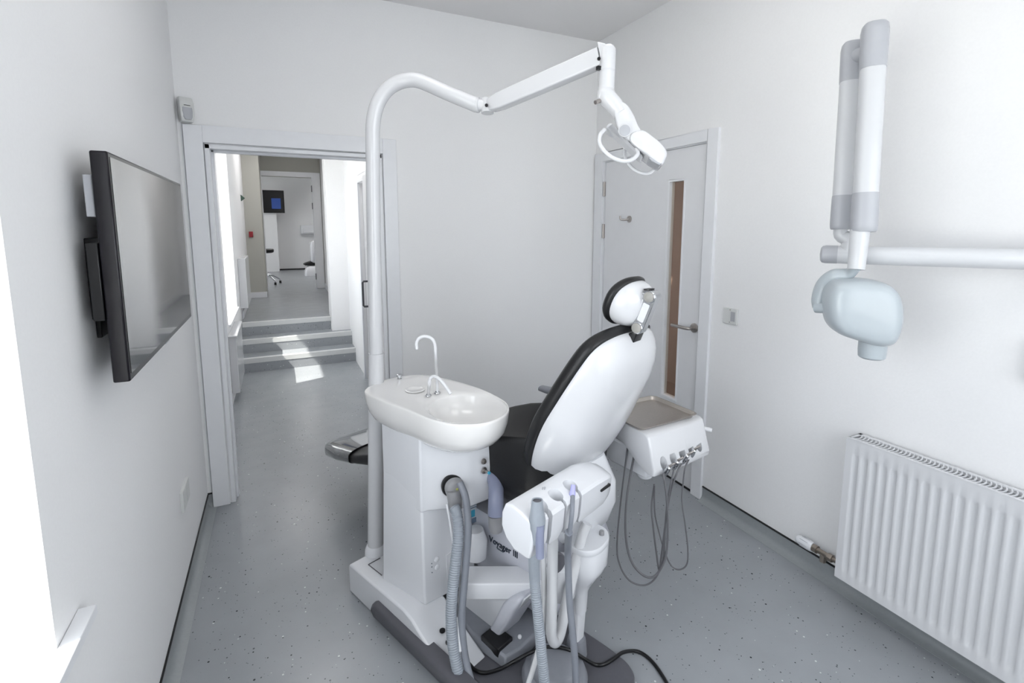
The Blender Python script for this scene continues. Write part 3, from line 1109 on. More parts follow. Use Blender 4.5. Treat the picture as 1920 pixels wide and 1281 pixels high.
# seat
rings = []
for b, zt, zb, hw in ((-2.00, 0.63, 0.555, 0.13), (-1.98, 0.66, 0.53, 0.19), (-1.90, 0.665, 0.500, 0.225), (-1.75, 0.625, 0.47, 0.226), (-1.65, 0.605, 0.46, 0.226), (-1.55, 0.585, 0.45, 0.226), (-1.45, 0.57, 0.44, 0.228), (-1.35, 0.555, 0.43, 0.230), (-1.26, 0.536, 0.415, 0.228), (-1.18, 0.515, 0.40, 0.225), (-0.95, 0.445, 0.35, 0.222), (-0.70, 0.375, 0.29, 0.220), (-0.50, 0.335, 0.245, 0.218), (-0.36, 0.31, 0.22, 0.20), (-0.32, 0.29, 0.235, 0.17)):
    r = []
    n = 40
    sm = min(1, max(0, (-1.10 - b) / 0.55))
    up = 0.085 + 0.13 * sm * sm * (3 - 2 * sm) if b < -1.2 else max(0.0, 0.075 - (b + 1.2) * 0.18)
    for i in range(n):
        t_ = 2 * PI * i / n
        ct, st = math.cos(t_), math.sin(t_)
        a = hw * math.copysign(abs(ct) ** (2 / 3.6), ct)
        z = (zt + zb) / 2 + (zt - zb) / 2 * math.copysign(abs(st) ** (2 / 3.0), st)
        z += up * min(1, abs(a) / hw) ** 2.4 * (1 if st > 0 else 0.35)
        r.append(L(A0c + a, b, z))
    rings.append(r)
obj('seat_cushion', MB().loft(rings), M['leather'], ch, angle=60)
# glossy protective cover over the foot end
rings = []
for b, zt, zb, hw in ((-0.66, 0.374, 0.280, 0.226), (-0.50, 0.342, 0.238, 0.222), (-0.36, 0.317, 0.213, 0.210), (-0.315, 0.300, 0.222, 0.190), (-0.300, 0.285, 0.235, 0.16)):
    r = []
    for i in range(40):
        t_ = 2 * PI * i / 40
        ct, st = math.cos(t_), math.sin(t_)
        r.append(L(A0c + hw * math.copysign(abs(ct) ** (2 / 4.0), ct), b, (zt + zb) / 2 + (zt - zb) / 2 * math.copysign(abs(st) ** (2 / 3.2), st)))
    rings.append(r)
obj('foot_cover', MB().loft(rings, cap0=False), M['cover'], ch, angle=60)


# backrest: b as a function of z along its plane
def bplane(z):
    return -2.15 + 0.5 * (1.15 - z)


BR = [(0.590, 0.045), (0.602, 0.09), (0.63, 0.14), (0.675, 0.185), (0.74, 0.22), (0.82, 0.243), (0.90, 0.250), (0.98, 0.237), (1.05, 0.222), (1.11, 0.206), (1.155, 0.188), (1.182, 0.160), (1.198, 0.12), (1.207, 0.06)]
nrm = (DB * -1 + DZ * -0.5).normalized()


# outline of the backrest in its own plane, as closed loop
loop = [(A0c + w_, z) for z, w_ in BR] + [(A0c - w_, z) for z, w_ in reversed(BR)]
loop = [(p.x, p.y) for p in closed_spline([V((a, z, 0)) for a, z in loop], 3)]
sz = 0.90


def bk(off, k, kz=None):
    kz = k if kz is None else kz
    r = []
    for a, z in loop:
        a2 = A0c + (a - A0c) * k
        z2 = sz + (z - sz) * kz
        p = L(a2, bplane(z2), z2)
        # the back is dished: its sides wrap towards the patient
        p += nrm * (-0.35 * (a2 - A0c) ** 2 * 1.0)
        r.append(p + nrm * off)
    return r


f = MB().loft([bk(-0.038, 0.80), bk(-0.045, 0.90), bk(-0.042, 0.975), bk(-0.030, 1.018), bk(-0.012, 1.03), bk(0.0, 1.025), bk(0.006, 1.0), bk(0.006, 0.9)])
obj('backrest_pad', f, M['leather'], ch, angle=70)
f = MB().loft([bk(-0.002, 0.985), bk(0.006, 1.0), bk(0.022, 0.985), bk(0.042, 0.945), bk(0.062, 0.88), bk(0.080, 0.78), bk(0.094, 0.64), bk(0.104, 0.46), bk(0.109, 0.26), bk(0.110, 0.08)])
obj('backrest_shell', f, M['enamel'], ch, angle=75)
# bracket between backrest and seat
f = MB()
rings = []
for z, a0, a1, b0, b1 in ((0.40, 0.62, 0.80, -2.02, -1.85), (0.46, 0.59, 0.815, -2.075, -1.85), (0.54, 0.58, 0.825, -2.10, -1.88), (0.62, 0.59, 0.82, -2.10, -1.92), (0.72, 0.62, 0.80, -2.06, -1.96)):
    rings.append(rrect(L((a0 + a1) / 2, (b0 + b1) / 2, z), DA, DB, (a1 - a0) / 2, (b1 - b0) / 2, 0.055, 8))
obj('backrest_bracket', MB().loft(rings), M['plastic'], ch, angle=50)
# armrest on the far side
rings = []
for s, ww, hh in ((0, 0.008, 0.006), (0.008, 0.022, 0.012), (0.05, 0.027, 0.014), (0.16, 0.027, 0.014), (0.26, 0.024, 0.012)):
    rings.append(superell(L(1.02, -1.536 - s, 0.790 + s * 0.0), DA, DZ, ww, hh, 2.6, 20))
obj('armrest', MB().loft(rings), M['grey'], ch, angle=60)
f = MB().tube([L(1.02, -1.76, 0.80), L(1.02, -1.80, 0.70), L(0.99, -1.82, 0.60), L(0.93, -1.82, 0.54)], 0.016, n=12)
obj('armrest_support', f, M['grey'], ch)
# headrest
HCn = L(0.73, -2.165, 1.300)
hnv = (DB * -1.0 - DZ * 0.40).normalized()
huv = DA
hvv = (DZ * 1.0 - DB * 0.40).normalized()
HL = []
for i in range(36):
    t_ = 2 * PI * i / 36
    ct, st = math.cos(t_), math.sin(t_)
    HL.append((0.098 * math.copysign(abs(ct) ** 0.85, ct), 0.082 * math.copysign(abs(st) ** 0.85, st)))


def hr(off, k):
    return [HCn + huv * (u_ * k) + hvv * (v_ * k) + hnv * (off - 1.6 * (u_ * k) ** 2) for u_, v_ in HL]


f = MB().loft([hr(-0.030, 0.5), hr(-0.033, 0.80), hr(-0.028, 0.97), hr(-0.018, 1.04), hr(-0.006, 1.05), hr(0.0, 1.0), hr(0.0, 0.8)])
obj('headrest_pad', f, M['leather'], ch, angle=70)
f = MB().loft([hr(-0.002, 0.95), hr(0.006, 0.965), hr(0.024, 0.93), hr(0.042, 0.83), hr(0.056, 0.66), hr(0.064, 0.42), hr(0.066, 0.12)])
obj('headrest_shell', f, M['enamel'], ch, angle=75)
k1 = V((1.451, -1.811, 1.225)); k2 = V((1.465, -1.848, 1.329))
dk = (k2 - k1)
dkn = dk.normalized()
sk = DA.cross(dkn).normalized()
f = MB()
ol = []
R_ = 0.0205
for i in range(9):
    t_ = PI + PI * i / 8
    ol.append(k1 + sk * (R_ * math.cos(t_)) + dkn * (R_ * math.sin(t_)))
for i in range(9):
    t_ = PI * i / 8
    ol.append(k2 + sk * (R_ * math.cos(t_)) + dkn * (R_ * math.sin(t_)))
f.prism(ol, DA * 0.030)
lk = obj('headrest_link', f, M['chrome'], ch, bevel=0.002)
for k_ in (k1, k2):
    f = MB().lathe(k_ + DA * 0.001, -DA, ((0, 0.0198), (0.004, 0.0198), (0.006, 0.0180)), n=28)
    obj('knob_rim', f, M['chrome'], lk)
    f = MB().lathe(k_ - DA * 0.004, -DA, ((0, 0.0165), (0.0045, 0.0162), (0.0055, 0.0145), (0.0055, 0.001)), n=28)
    obj('knob', f, M['knob'], lk)
f = MB()
mid = (k1 + k2) / 2
f.prism(rrect(mid - DA * 0.0015, dkn, sk, dk.length / 2 - 0.024, 0.0115, 0.004, 4), DA * 0.004)
obj('inlay', f, M['plastic'], lk)
f = MB()
f.prism(rrect(k1 + DA * 0.016 - DZ * 0.005, DA, DB, 0.014, 0.007, 0.003, 3), (k1 - DZ * 0.13 + DB * 0.085) - (k1 - DZ * 0.03))
obj('headrest_stem', f, M['chrome'], ch, bevel=0.001)
f = MB()
f.prism(rrect(k1 + DA * 0.020 - DZ * 0.020 + DB * 0.012, DA, DB, 0.026, 0.014, 0.004, 3), V((0, 0, -0.03)) + DB * 0.012)
obj('stem_gasket', f, M['black'], ch)
f = MB()
f.cyl(k2 + DA * 0.002, k2 + DA * 0.042, 0.0185, n=24)
f.prism(rrect(k2 + DA * 0.020 + DB * 0.014, DA, dkn, 0.018, 0.012, 0.004, 3), DB * 0.055)
obj('headrest_hinge', f, M['chrome'], ch)
f = MB()
f.prism(rrect(k2 + DA * 0.018 + DZ * 0.020 + DB * 0.012, DA, DB, 0.020, 0.010, 0.004, 3), V((0, 0, 0.004)))
obj('hinge_cap', f, M['black'], ch)


# lettering helper: simple stroke font extruded on a plane
def word(txt, o_, u_, v_, size, m_, parent, name='lettering', depth=0.0012):
    cu = bpy.data.curves.new(name, 'FONT')
    cu.body = txt
    cu.size = size
    cu.extrude = depth
    cu.resolution_u = 3
    tmp = bpy.data.objects.new(name, cu)
    C.objects.link(tmp)
    bpy.context.view_layer.update()
    dg = bpy.context.evaluated_depsgraph_get()
    me = bpy.data.meshes.new_from_object(tmp.evaluated_get(dg))
    bpy.data.objects.remove(tmp)
    n_ = u_.cross(v_)
    po = V(parent['_org']) if '_org' in parent.keys() else parent.matrix_world.translation
    for v in me.vertices:
        c = v.co.copy()
        v.co = o_ + u_ * c.x + v_ * c.y + n_ * c.z - po
    me.materials.clear()
    me.materials.append(m_)
    o = bpy.data.objects.new(name, me)
    C.objects.link(o)
    o['_org'] = (po.x, po.y, po.z)
    o.parent = parent
    return o


# ============================================================ SPITTOON UNIT
sp = thing('spittoon_unit', L(0.38, -1.45, 0.0), 'white spittoon unit with ceramic bowl and slim taps left of the chair', 'spittoon unit')
# low base cover with ramped near end
f = MB()
prof = [(-1.158, 0.0), (-1.158, 0.118), (-1.17, 0.130), (-1.56, 0.146), (-1.615, 0.135), (-1.66, 0.11), (-1.84, 0.03), (-1.84, 0.0)]
f.prism([L(0.213, b, z) for b, z in prof], DA * 0.155)
bc = obj('base_cover', f, M['plastic'], sp, bevel=0.008, seg=3)
f = MB()
f.prism([L(0.262, -1.235, 0.134), L(0.262, -1.34, 0.139), L(0.264, -1.34, 0.139), L(0.264, -1.235, 0.134)], DZ * 0.003)
f.prism([L(0.262, -1.235, 0.134), L(0.32, -1.235, 0.134), L(0.32, -1.237, 0.134), L(0.262, -1.237, 0.134)], DZ * 0.003)
obj('panel_seam', f, M['dgrey'], bc)
f = MB()
prof = [(0.0, 0.0), (-0.004, 0.012), (-0.012, 0.07), (-0.008, 0.083), (0.0, 0.088), (0.02, 0.088), (0.02, 0.0)]
rr = []
for b, k in ((-1.372, 0.4), (-1.376, 0.75), (-1.395, 1.0), (-2.40, 1.0)):
    rr.append([L(0.208 + a * 1.6, b, 0.001 + (z if z < 0.01 else z * (0.85 + 0.15 * k) * (0.6 + 0.4 * k))) for a, z in prof])
f.loft(rr)
obj('bumper_strip', f, M['dgrey'], sp, angle=50)
for a, b, r_ in ((0.285, -1.70, 0.0105), (0.280, -1.74, 0.0105), (0.268, -1.80, 0.005)):
    z = 0.11 - (-(b) - 1.66) * 0.444
    f = MB().cyl(L(a, b, z + 0.004), L(a, b, z + 0.009), r_, n=18)
    obj('socket', f, M['black'], bc)
# column
cn = {}
f = MB()
bot = [V((0.848, -1.386, 0.139)), V((1.080, -1.317, 0.124)), L(0.49, -1.37, 0.14), V((0.733, -1.165, 0.129))]
top = [L(0.2775, -1.600, 0.60), L(0.49, -1.62, 0.60), L(0.49, -1.37, 0.60), L(0.2765, -1.3525, 0.60)]
f.loft([bot, top])
col = obj('column', f, M['plastic'], sp, bevel=0.008, seg=3)
# recessed side panel on the near face with small buttons
cNL0, cNR0, cNL1, cNR1 = bot[0], bot[1], top[0], top[1]


def onface(s, t_, off=0.0):
    p = (cNL0.lerp(cNR0, s)).lerp(cNL1.lerp(cNR1, s), t_)
    nn = (cNR0 - cNL0).cross(DZ).normalized()
    return p + nn * off


f = MB()
pa = [onface(0.36, 0.40, -0.012), onface(0.80, 0.62, -0.012), onface(0.80, 0.10, -0.012), onface(0.36, 0.03, -0.012)]
nnf = (cNR0 - cNL0).cross(DZ).normalized()
f.prism([onface(0.42, 0.36), onface(0.62, 0.39), onface(0.70, 0.20), onface(0.60, 0.06), onface(0.42, 0.06)], nnf * 0.004)
obj('side_panel', f, M['plastic'], col, bevel=0.0018)
for s_, t_ in ((0.25, 0.36), (0.25, 0.29)):
    f = MB()
    f.lathe(onface(s_, t_), nnf, ((0, 0.011), (0.003, 0.010), (0.005, 0.006), (0.005, 0.001)), n=20)
    obj('button', f, M['plastic'], col)
for t_ in (0.345, 0.315, 0.265):
    f = MB().cyl(onface(0.15, t_), onface(0.15, t_) + nnf * 0.0015, 0.0022, n=10)
    obj('indicator', f, M['textgrey'], col)
# upper body with the rounded head-side bulge
f = MB()
rings = []
for z, g in ((0.515, 0.80), (0.53, 0.97), (0.56, 1.0), (0.66, 1.0), (0.80, 0.95)):
    rings.append([L(a_, -1.60 + (b_ + 1.60) * (g if b_ < -1.6 else 1), z + lift) for a_, b_, lift in
                  ((0.277, -1.352, 0), (0.276, -1.602, 0), (0.300, -1.612, 0), (0.345, -1.650, 0), (0.395, -1.705, 0), (0.42, -1.722, 0), (0.503, -1.736, 0), (0.517, -1.722, 0), (0.525, -1.50, 0), (0.515, -1.352, 0))])
ub = obj('upper_body', MB().loft(rings), M['plastic'], sp, bevel=0.006, seg=3, angle=50)
# basin
BC = (0.430, -1.690)
OFF = V((-0.042, -0.071, 0))
ro = [(0.292, -1.215), (0.345, -1.155), (0.44, -1.128), (0.535, -1.14), (0.598, -1.20), (0.628, -1.33), (0.637, -1.50), (0.630, -1.63), (0.600, -1.73), (0.54, -1.800), (0.46, -1.825), (0.39, -1.805), (0.335, -1.74), (0.308, -1.64), (0.296, -1.50), (0.286, -1.35)]
rim = closed_spline([V((a if b > -1.6 else a - 0.008, -1.215 + (b + 1.215) * (0.94 if b < -1.215 else 1.0), 0)) + OFF for a, b in ro], 5)
cR = V((0.465, -1.47, 0)) + OFF
N_ = len(rim)


def basin_ring(k, z, cx=None, dz=None):
    c = cR if cx is None else V((cx[0], cx[1], 0))
    out = []
    for p in rim:
        q = c + (p - c) * k
        out.append(L(q.x, q.y, z if dz is None else z + dz(q)))
    return out


def inner_ring(m_, ra, rb, z):
    """blend outline -> bowl ellipse (m_=1)"""
    out = []
    for p in rim:
        ang = math.atan2(p.y - BC[1], p.x - BC[0])
        e = V((BC[0] + ra * math.cos(ang), BC[1] + rb * math.sin(ang), 0))
        q = p.lerp(e, m_)
        out.append(L(q.x, q.y, z))
    return out


ZR = 0.900
rings = [basin_ring(0.66, 0.768), basin_ring(0.78, 0.776), basin_ring(0.89, 0.798), basin_ring(0.955, 0.826), basin_ring(0.988, 0.86), basin_ring(1.0, ZR - 0.006), basin_ring(0.995, ZR), basin_ring(0.98, ZR + 0.001)]
rings += [inner_ring(0.2, 0.135, 0.155, ZR), inner_ring(0.75, 0.135, 0.155, ZR - 0.003), inner_ring(1.0, 0.138, 0.158, ZR - 0.006), inner_ring(1, 0.134, 0.154, ZR - 0.014), inner_ring(1, 0.126, 0.146, ZR - 0.035), inner_ring(1, 0.112, 0.130, ZR - 0.056), inner_ring(1, 0.085, 0.10, ZR - 0.075), inner_ring(1, 0.05, 0.06, ZR - 0.087), inner_ring(1, 0.018, 0.02, ZR - 0.092)]
bas = obj('basin', MB().loft(rings), M['ceramic'], sp, angle=65)
f = MB()
f.lathe(L(BC[0], BC[1], ZR - 0.0915), DZ, ((0, 0.016), (0.002, 0.016), (0.003, 0.012), (0.003, 0.001)), n=20)
obj('drain_cover', f, M['ceramic'], bas)
# taps
tb0 = V((0.918, -1.244, 0.900)); tb1 = V((0.958, -1.230, 0.900))
for q in (tb0, tb1):
    f = MB()
    f.lathe(q + DZ * 0.0, DZ, ((0, 0.0125), (0.003, 0.0120), (0.006, 0.008), (0.009, 0.007), (0.009, 0.001)), n=22)
    obj('tap_base', f, M['chrome'], sp)
f = MB().tube([tb1 + DZ * 0.005, tb1 + DZ * 0.06, (0.908, -1.390, 1.089), (0.907, -1.383, 1.136), (0.896, -1.375, 1.156), (0.874, -1.363, 1.162), (0.857, -1.356, 1.154), (0.849, -1.355, 1.139), (0.849, -1.358, 1.117)], 0.0058, n=14, per=8)
obj('cup_filler_tap', f, M['enamel'], sp)
f = MB().tube([tb0 + DZ * 0.005, (0.873, -1.422, 1.002), (0.876, -1.421, 1.022), (0.888, -1.427, 1.032), (0.899, -1.445, 1.029), (0.912, -1.464, 1.013), (0.929, -1.488, 0.982)], 0.0058, n=14, per=8)
obj('rinse_tap', f, M['enamel'], sp)
f = MB()
q = V((0.864, -0.989, 0.900))
f.lathe(q, DZ, ((0, 0.010), (0.004, 0.011), (0.006, 0.008), (0.012, 0.008), (0.014, 0.0125), (0.020, 0.0125), (0.022, 0.009), (0.022, 0.001)), n=24)
obj('cup_holder_knob', f, M['chrome'], sp)
# raised cup platform
f = MB()
f.lathe(V((0.889, -1.154, 0.900)), DZ, ((0, 0.040), (0.002, 0.040), (0.0035, 0.037), (0.0035, 0.033), (0.002, 0.031), (0.002, 0.001)), n=32)
obj('cup_platform', f, M['ceramic'], sp)
# drain connector
dpos = L(*(0.362, -1.678, 0.614))
dn_ = (DB * -0.86 + DA * -0.5).normalized()
f = MB()
f.lathe(dpos - dn_ * 0.012, dn_, ((0, 0.041), (0.014, 0.041), (0.018, 0.038), (0.018, 0.001)), n=34)
obj('drain_recess', f, M['black'], sp)
f = MB()
f.lathe(dpos + DA * 0.006, dn_, ((0, 0.036), (0.022, 0.036), (0.032, 0.030), (0.036, 0.020), (0.036, 0.001)), n=32)
f.tube([dpos + dn_ * 0.020, dpos + dn_ * 0.024 - DZ * 0.030 + DA * 0.003, dpos + dn_ * 0.026 - DZ * 0.074 + DA * 0.006], [0.030, 0.027, 0.0235], n=22)
el = obj('drain_elbow', f, M['taupe'], sp)
f = MB()
f.lathe(dpos + dn_ * 0.035 + DA * 0.012 + DZ * 0.004, dn_, ((0, 0.0062), (0.003, 0.0058), (0.005, 0.003), (0.005, 0.001)), n=16)
obj('test_button', f, M['yellow'], el)
# connectors
for (p, r_) in (((0.461, -1.735, 0.693), 0.011), ((0.463, -1.735, 0.657), 0.0125)):
    q = L(*p)
    f = MB()
    f.lathe(q, -DB, ((0, r_), (0.004, r_), (0.005, r_ * 0.75), (0.010, r_ * 0.7), (0.010, r_ * 0.4), (0.006, r_ * 0.35), (0.006, 0.001)), n=20)
    obj('water_connector', f, M['satin'], sp)
f = MB()
q = L(*(0.463, -1.735, 0.657))
f.cyl(q - DB * 0.008, q - DB * 0.026, 0.0055, n=14)
cq = obj('connector_spigot', f, M['satin'], sp)
f = MB().cyl(q - DB * 0.026, q - DB * 0.031, 0.0058, n=14)
obj('spigot_tip', f, M['cyan'], cq)
# sticker on the column's side
s0 = [V((1.036, -1.342, 0.473)), V((1.081, -1.324, 0.466)), V((1.080, -1.324, 0.380)), V((1.038, -1.341, 0.388))]
def quad_on(p, a0, a1, t0, t1, th=0.0008):
    def g(a, t_):
        return (p[0].lerp(p[1], a)).lerp(p[3].lerp(p[2], a), t_)
    return [g(a0, t0), g(a1, t0), g(a1, t1), g(a0, t1)]
f = MB().prism(quad_on(s0, 0, 1, 0, 1), -DB * 0.0015)
stk = obj('sticker', f, M['sticker'], sp, smooth=False)
f = MB().prism([q - DB * 0.0016 for q in quad_on(s0, 0.38, 0.80, 0.36, 0.70)], -DB * 0.0006)
obj('cyan_square', f, M['cyan'], stk, smooth=False)
for t0_, t1_ in ((0.76, 1.0), (0.08, 0.16), (0.22, 0.27)):
    f = MB().prism([q - DB * 0.0016 for q in quad_on(s0, 0.01, 0.99, t0_, t1_)], -DB * 0.0006)
    obj('printed_band', f, M['slate'], stk, smooth=False)
# blue grey vacuum pipe beside the column
f = MB().tube([(1.092, -1.311, 0.646), (1.107, -1.347, 0.641), (1.111, -1.407, 0.624), (1.104, -1.463, 0.602), (1.088, -1.504, 0.571), (1.081, -1.515, 0.514)], 0.028, n=22)
vp = obj('vacuum_pipe', f, M['bluegrey'], sp)
f = MB()
q0 = V((1.081, -1.515, 0.514)); q1 = V((1.083, -1.515, 0.441))
f.lathe(q0, q1 - q0, ((-0.002, 0.0275), (0.0, 0.0278), (0.002, 0.0265), (0.045, 0.0265), (0.06, 0.023), (0.066, 0.015), (0.067, 0.001)), n=26)
obj('pipe_collar', f, M['taupe'], sp)
# rounded joint below the pipe
f = MB()
f.lathe(L(0.465, -1.685, 0.28), DZ, ((0, 0.03), (0.01, 0.042), (0.08, 0.045), (0.12, 0.03), (0.125, 0.001)), n=26)
obj('arm_joint', f, M['plastic'], sp)

# ============================================================ OPERATING LIGHT
lt = thing('operating_light', L(0.31, -1.20, 0.13), 'tall white pole with jointed arm carrying the dental operating light', 'operating light')
pb = V((0.739, -0.977, 0.128)); pm = V((0.770, -0.993, 1.026))
pole = [pm, V((0.776, -0.996, 1.494)), V((0.780, -1.015, 1.807)), V((0.784, -1.021, 1.938)), V((0.801, -1.029, 2.014)), V((0.834, -1.043, 2.068)), V((0.881, -1.060, 2.100)), V((0.930, -1.088, 2.107)), V((0.974, -1.117, 2.091)), V((1.042, -1.167, 2.052)), V((1.134, -1.228, 2.005))]
f = MB()
f.cyl(pb, pm, 0.0335, 0.0315, n=30)
obj('pole_sleeve', f, M['enamel'], lt)
f = MB()
f.lathe(pb - DZ * 0.0, DZ, ((-0.005, 0.046), (0.02, 0.044), (0.035, 0.038), (0.04, 0.034)), n=30)
obj('pole_collar', f, M['plastic'], lt)
f = MB().tube(pole, 0.0275, n=26, per=10)
obj('pole', f, M['enamel'], lt)
j0, j1 = V((1.134, -1.228, 2.005)), V((1.202, -1.278, 1.999))
f = MB()
f.lathe(j0, j1 - j0, ((-0.010, 0.026), (0.004, 0.0285), (0.010, 0.0285), (0.012, 0.022), (0.055, 0.022)), n=26)
f.cyl(V((1.170, -1.251, 2.025)), V((1.167, -1.257, 1.973)), 0.024, n=24)
jt = obj('swivel_joint', f, M['enamel'], lt)
f = MB()
q = V((1.153, -1.281, 1.994))
f.cyl(q, q + V((-0.35, -0.8, 0)).normalized() * 0.006, 0.006, n=14)
obj('lock_screw', f, M['black'], jt)
# boom
b0_, b1_ = V((1.178, -1.272, 2.000)), V((1.423, -1.620, 2.102))
bd = (b1_ - b0_).normalized()
bh = V((bd.y, -bd.x, 0)).normalized()
bv = bh.cross(bd).normalized()
if bv.z < 0:
    bv = -bv
rings = []
ln = (b1_ - b0_).length
for s, hh, ww in ((-0.012, 0.016, 0.017), (0.0, 0.024, 0.022), (0.04, 0.029, 0.0245), (ln * 0.5, 0.030, 0.0245), (ln - 0.02, 0.030, 0.0245), (ln, 0.030, 0.0245)):
    rings.append(rrect(b0_ + bd * s, bh, bv, ww, hh, 0.006, 4))
f = MB().loft(rings)
bm_ = obj('boom', f, M['enamel'], lt, angle=40)
f = MB()
q = V((1.398, -1.643, 2.087))
f.cyl(q, q + V((-0.45, -0.8, 0)).normalized() * 0.006, 0.0055, n=14)
f.box((q.x - 0.006, q.y - 0.006, q.z - 0.034), (q.x + 0.006, q.y + 0.006, q.z - 0.022))
obj('boom_screw', f, M['black'], bm_)
# knuckle
kn0, kn1 = V((1.436, -1.639, 2.125)), V((1.424, -1.652, 1.993))
f = MB()
kd = (kn1 - kn0)
f.lathe(kn0, kd, ((-0.010, 0.014), (-0.006, 0.022), (0.004, 0.0265), (kd.length * 0.55, 0.0265), (kd.length * 0.56, 0.025), (kd.length * 0.575, 0.025), (kd.length * 0.585, 0.0262), (kd.length, 0.0255)), n=28)
f.loft([rrect(kn0 + kd * 0.02 - bd * 0.022, bh, bv, 0.0245, 0.030, 0.006, 4), rrect(kn0 + kd * 0.10 + bd * 0.002, bh, bv, 0.022, 0.026, 0.006, 4)])
obj('knuckle', f, M['enamel'], lt, angle=40)
f = MB()
f.lathe(kn0 + DZ * 0.012, DZ, ((0, 0.012), (0.002, 0.012), (0.002, 0.001)), n=18)
obj('knuckle_cap', f, M['xgrey'], lt)
# elbow and neck
f = MB()
f.tube([kn1 - kd * 0.05, kn1 + kd * 0.05, V((1.421, -1.660, 1.968)), V((1.439, -1.678, 1.939)), V((1.451, -1.694, 1.910))], [0.026, 0.027, 0.030, 0.028, 0.024], n=22, per=6)
f.tube([V((1.396, -1.648, 1.971)), V((1.415, -1.657, 1.969)), V((1.433, -1.667, 1.957))], [0.016, 0.022, 0.022], n=18)
obj('elbow', f, M['enamel'], lt)
f = MB()
f.cyl(V((1.393, -1.660, 1.953)), V((1.374, -1.663, 1.945)), 0.0065, n=14)
obj('lock_knob', f, M['satin'], lt)
# broad neck plate running down to the lamp body
nk = [(1.432, -1.682, 1.925), (1.435, -1.688, 1.896), (1.441, -1.695, 1.865), (1.454, -1.705, 1.840), (1.473, -1.716, 1.821), (1.494, -1.725, 1.828), (1.510, -1.730, 1.848), (1.501, -1.722, 1.872), (1.489, -1.712, 1.907), (1.473, -1.700, 1.937), (1.455, -1.690, 1.948), (1.439, -1.683, 1.941)]
vn = V((0.60, 0.80, -0.02)).normalized()
nk2 = closed_spline([V(p) for p in nk], 4)
cN = sum(nk2, V((0, 0, 0))) / len(nk2)
f = MB().loft([[cN + (p - cN) * k + vn * o_ for p in nk2] for o_, k in ((-0.020, 0.84), (-0.017, 0.95), (-0.008, 1.0), (0.030, 1.0), (0.040, 0.9))])
obj('neck', f, M['enamel'], lt, angle=60)
f = MB()
dcp = V((1.445, -1.727, 1.852))
f.lathe(dcp + vn * 0.004, -vn, ((0, 0.0205), (0.005, 0.0205), (0.007, 0.018)), n=32)
obj('pivot_ring', f, M['enamel'], lt)
f = MB().lathe(dcp + vn * 0.0, -vn, ((0, 0.0175), (0.0045, 0.0175), (0.006, 0.015), (0.006, 0.001)), n=32)
obj('pivot_cap', f, M['xgrey'], lt)
# lamp body: a shallow wedge, seen edge-on, wide across the room
bo = [(1.479, -1.716, 1.845), (1.512, -1.730, 1.855), (1.539, -1.746, 1.836), (1.566, -1.762, 1.810), (1.580, -1.773, 1.783), (1.573, -1.773, 1.759), (1.561, -1.769, 1.743), (1.541, -1.758, 1.755), (1.514, -1.742, 1.779), (1.488, -1.726, 1.802), (1.473, -1.716, 1.822)]
bo2 = closed_spline([V(p) for p in bo], 4)
cB = sum(bo2, V((0, 0, 0))) / len(bo2)
f = MB().loft([[cB + (p - cB) * k + vn * o_ for p in bo2] for o_, k in ((-0.030, 0.80), (-0.027, 0.93), (-0.018, 0.99), (0.0, 1.0), (0.10, 1.0), (0.135, 0.97), (0.15, 0.85))])
hb = obj('lamp_body', f, M['enamel'], lt, angle=45)
f = MB()
e0, e1 = V((1.562, -1.783, 1.767)), V((1.539, -1.776, 1.742))
f.prism([V((1.508, -1.771, 1.765)), V((1.516, -1.777, 1.755)), V((1.539, -1.789, 1.742)), V((1.554, -1.793, 1.762)), V((1.545, -1.787, 1.776)), V((1.527, -1.777, 1.786))], vn * 0.12)
obj('lamp_grille', f, M['xgrey'], lt, bevel=0.003)
# translucent reflector shield between the handles
sh = [(1.445, -1.628, 1.877), (1.448, -1.651, 1.887), (1.450, -1.689, 1.857), (1.473, -1.717, 1.817), (1.509, -1.728, 1.784), (1.521, -1.724, 1.770), (1.513, -1.695, 1.792), (1.488, -1.654, 1.838), (1.469, -1.630, 1.868)]
sh2 = closed_spline([V(p) for p in sh], 4)
cS = sum(sh2, V((0, 0, 0))) / len(sh2)
f = MB().loft([[cS + (p - cS) * k + vn * o_ for p in sh2] for o_, k in ((-0.012, 0.9), (-0.008, 1.0), (0.10, 1.0), (0.106, 0.9))])
obj('reflector', f, M['plastic'], lt, angle=50)
# handles
f = MB().tube([(1.402, -1.677, 1.860), (1.384, -1.682, 1.843), (1.376, -1.687, 1.820), (1.380, -1.698, 1.797), (1.396, -1.708, 1.777), (1.420, -1.722, 1.761), (1.447, -1.736, 1.756), (1.472, -1.741, 1.764), (1.489, -1.741, 1.781), (1.490, -1.733, 1.799)], 0.0068, n=14, per=8)
obj('handle', f, M['enamel'], lt)
f = MB().tube([(1.563, -1.580, 1.829), (1.559, -1.581, 1.806), (1.561, -1.591, 1.783), (1.573, -1.606, 1.756), (1.596, -1.625, 1.737), (1.620, -1.642, 1.734), (1.634, -1.653, 1.747), (1.639, -1.658, 1.769), (1.633, -1.658, 1.783)], 0.0062, n=14, per=8)
obj('handle', f, M['enamel'], lt)

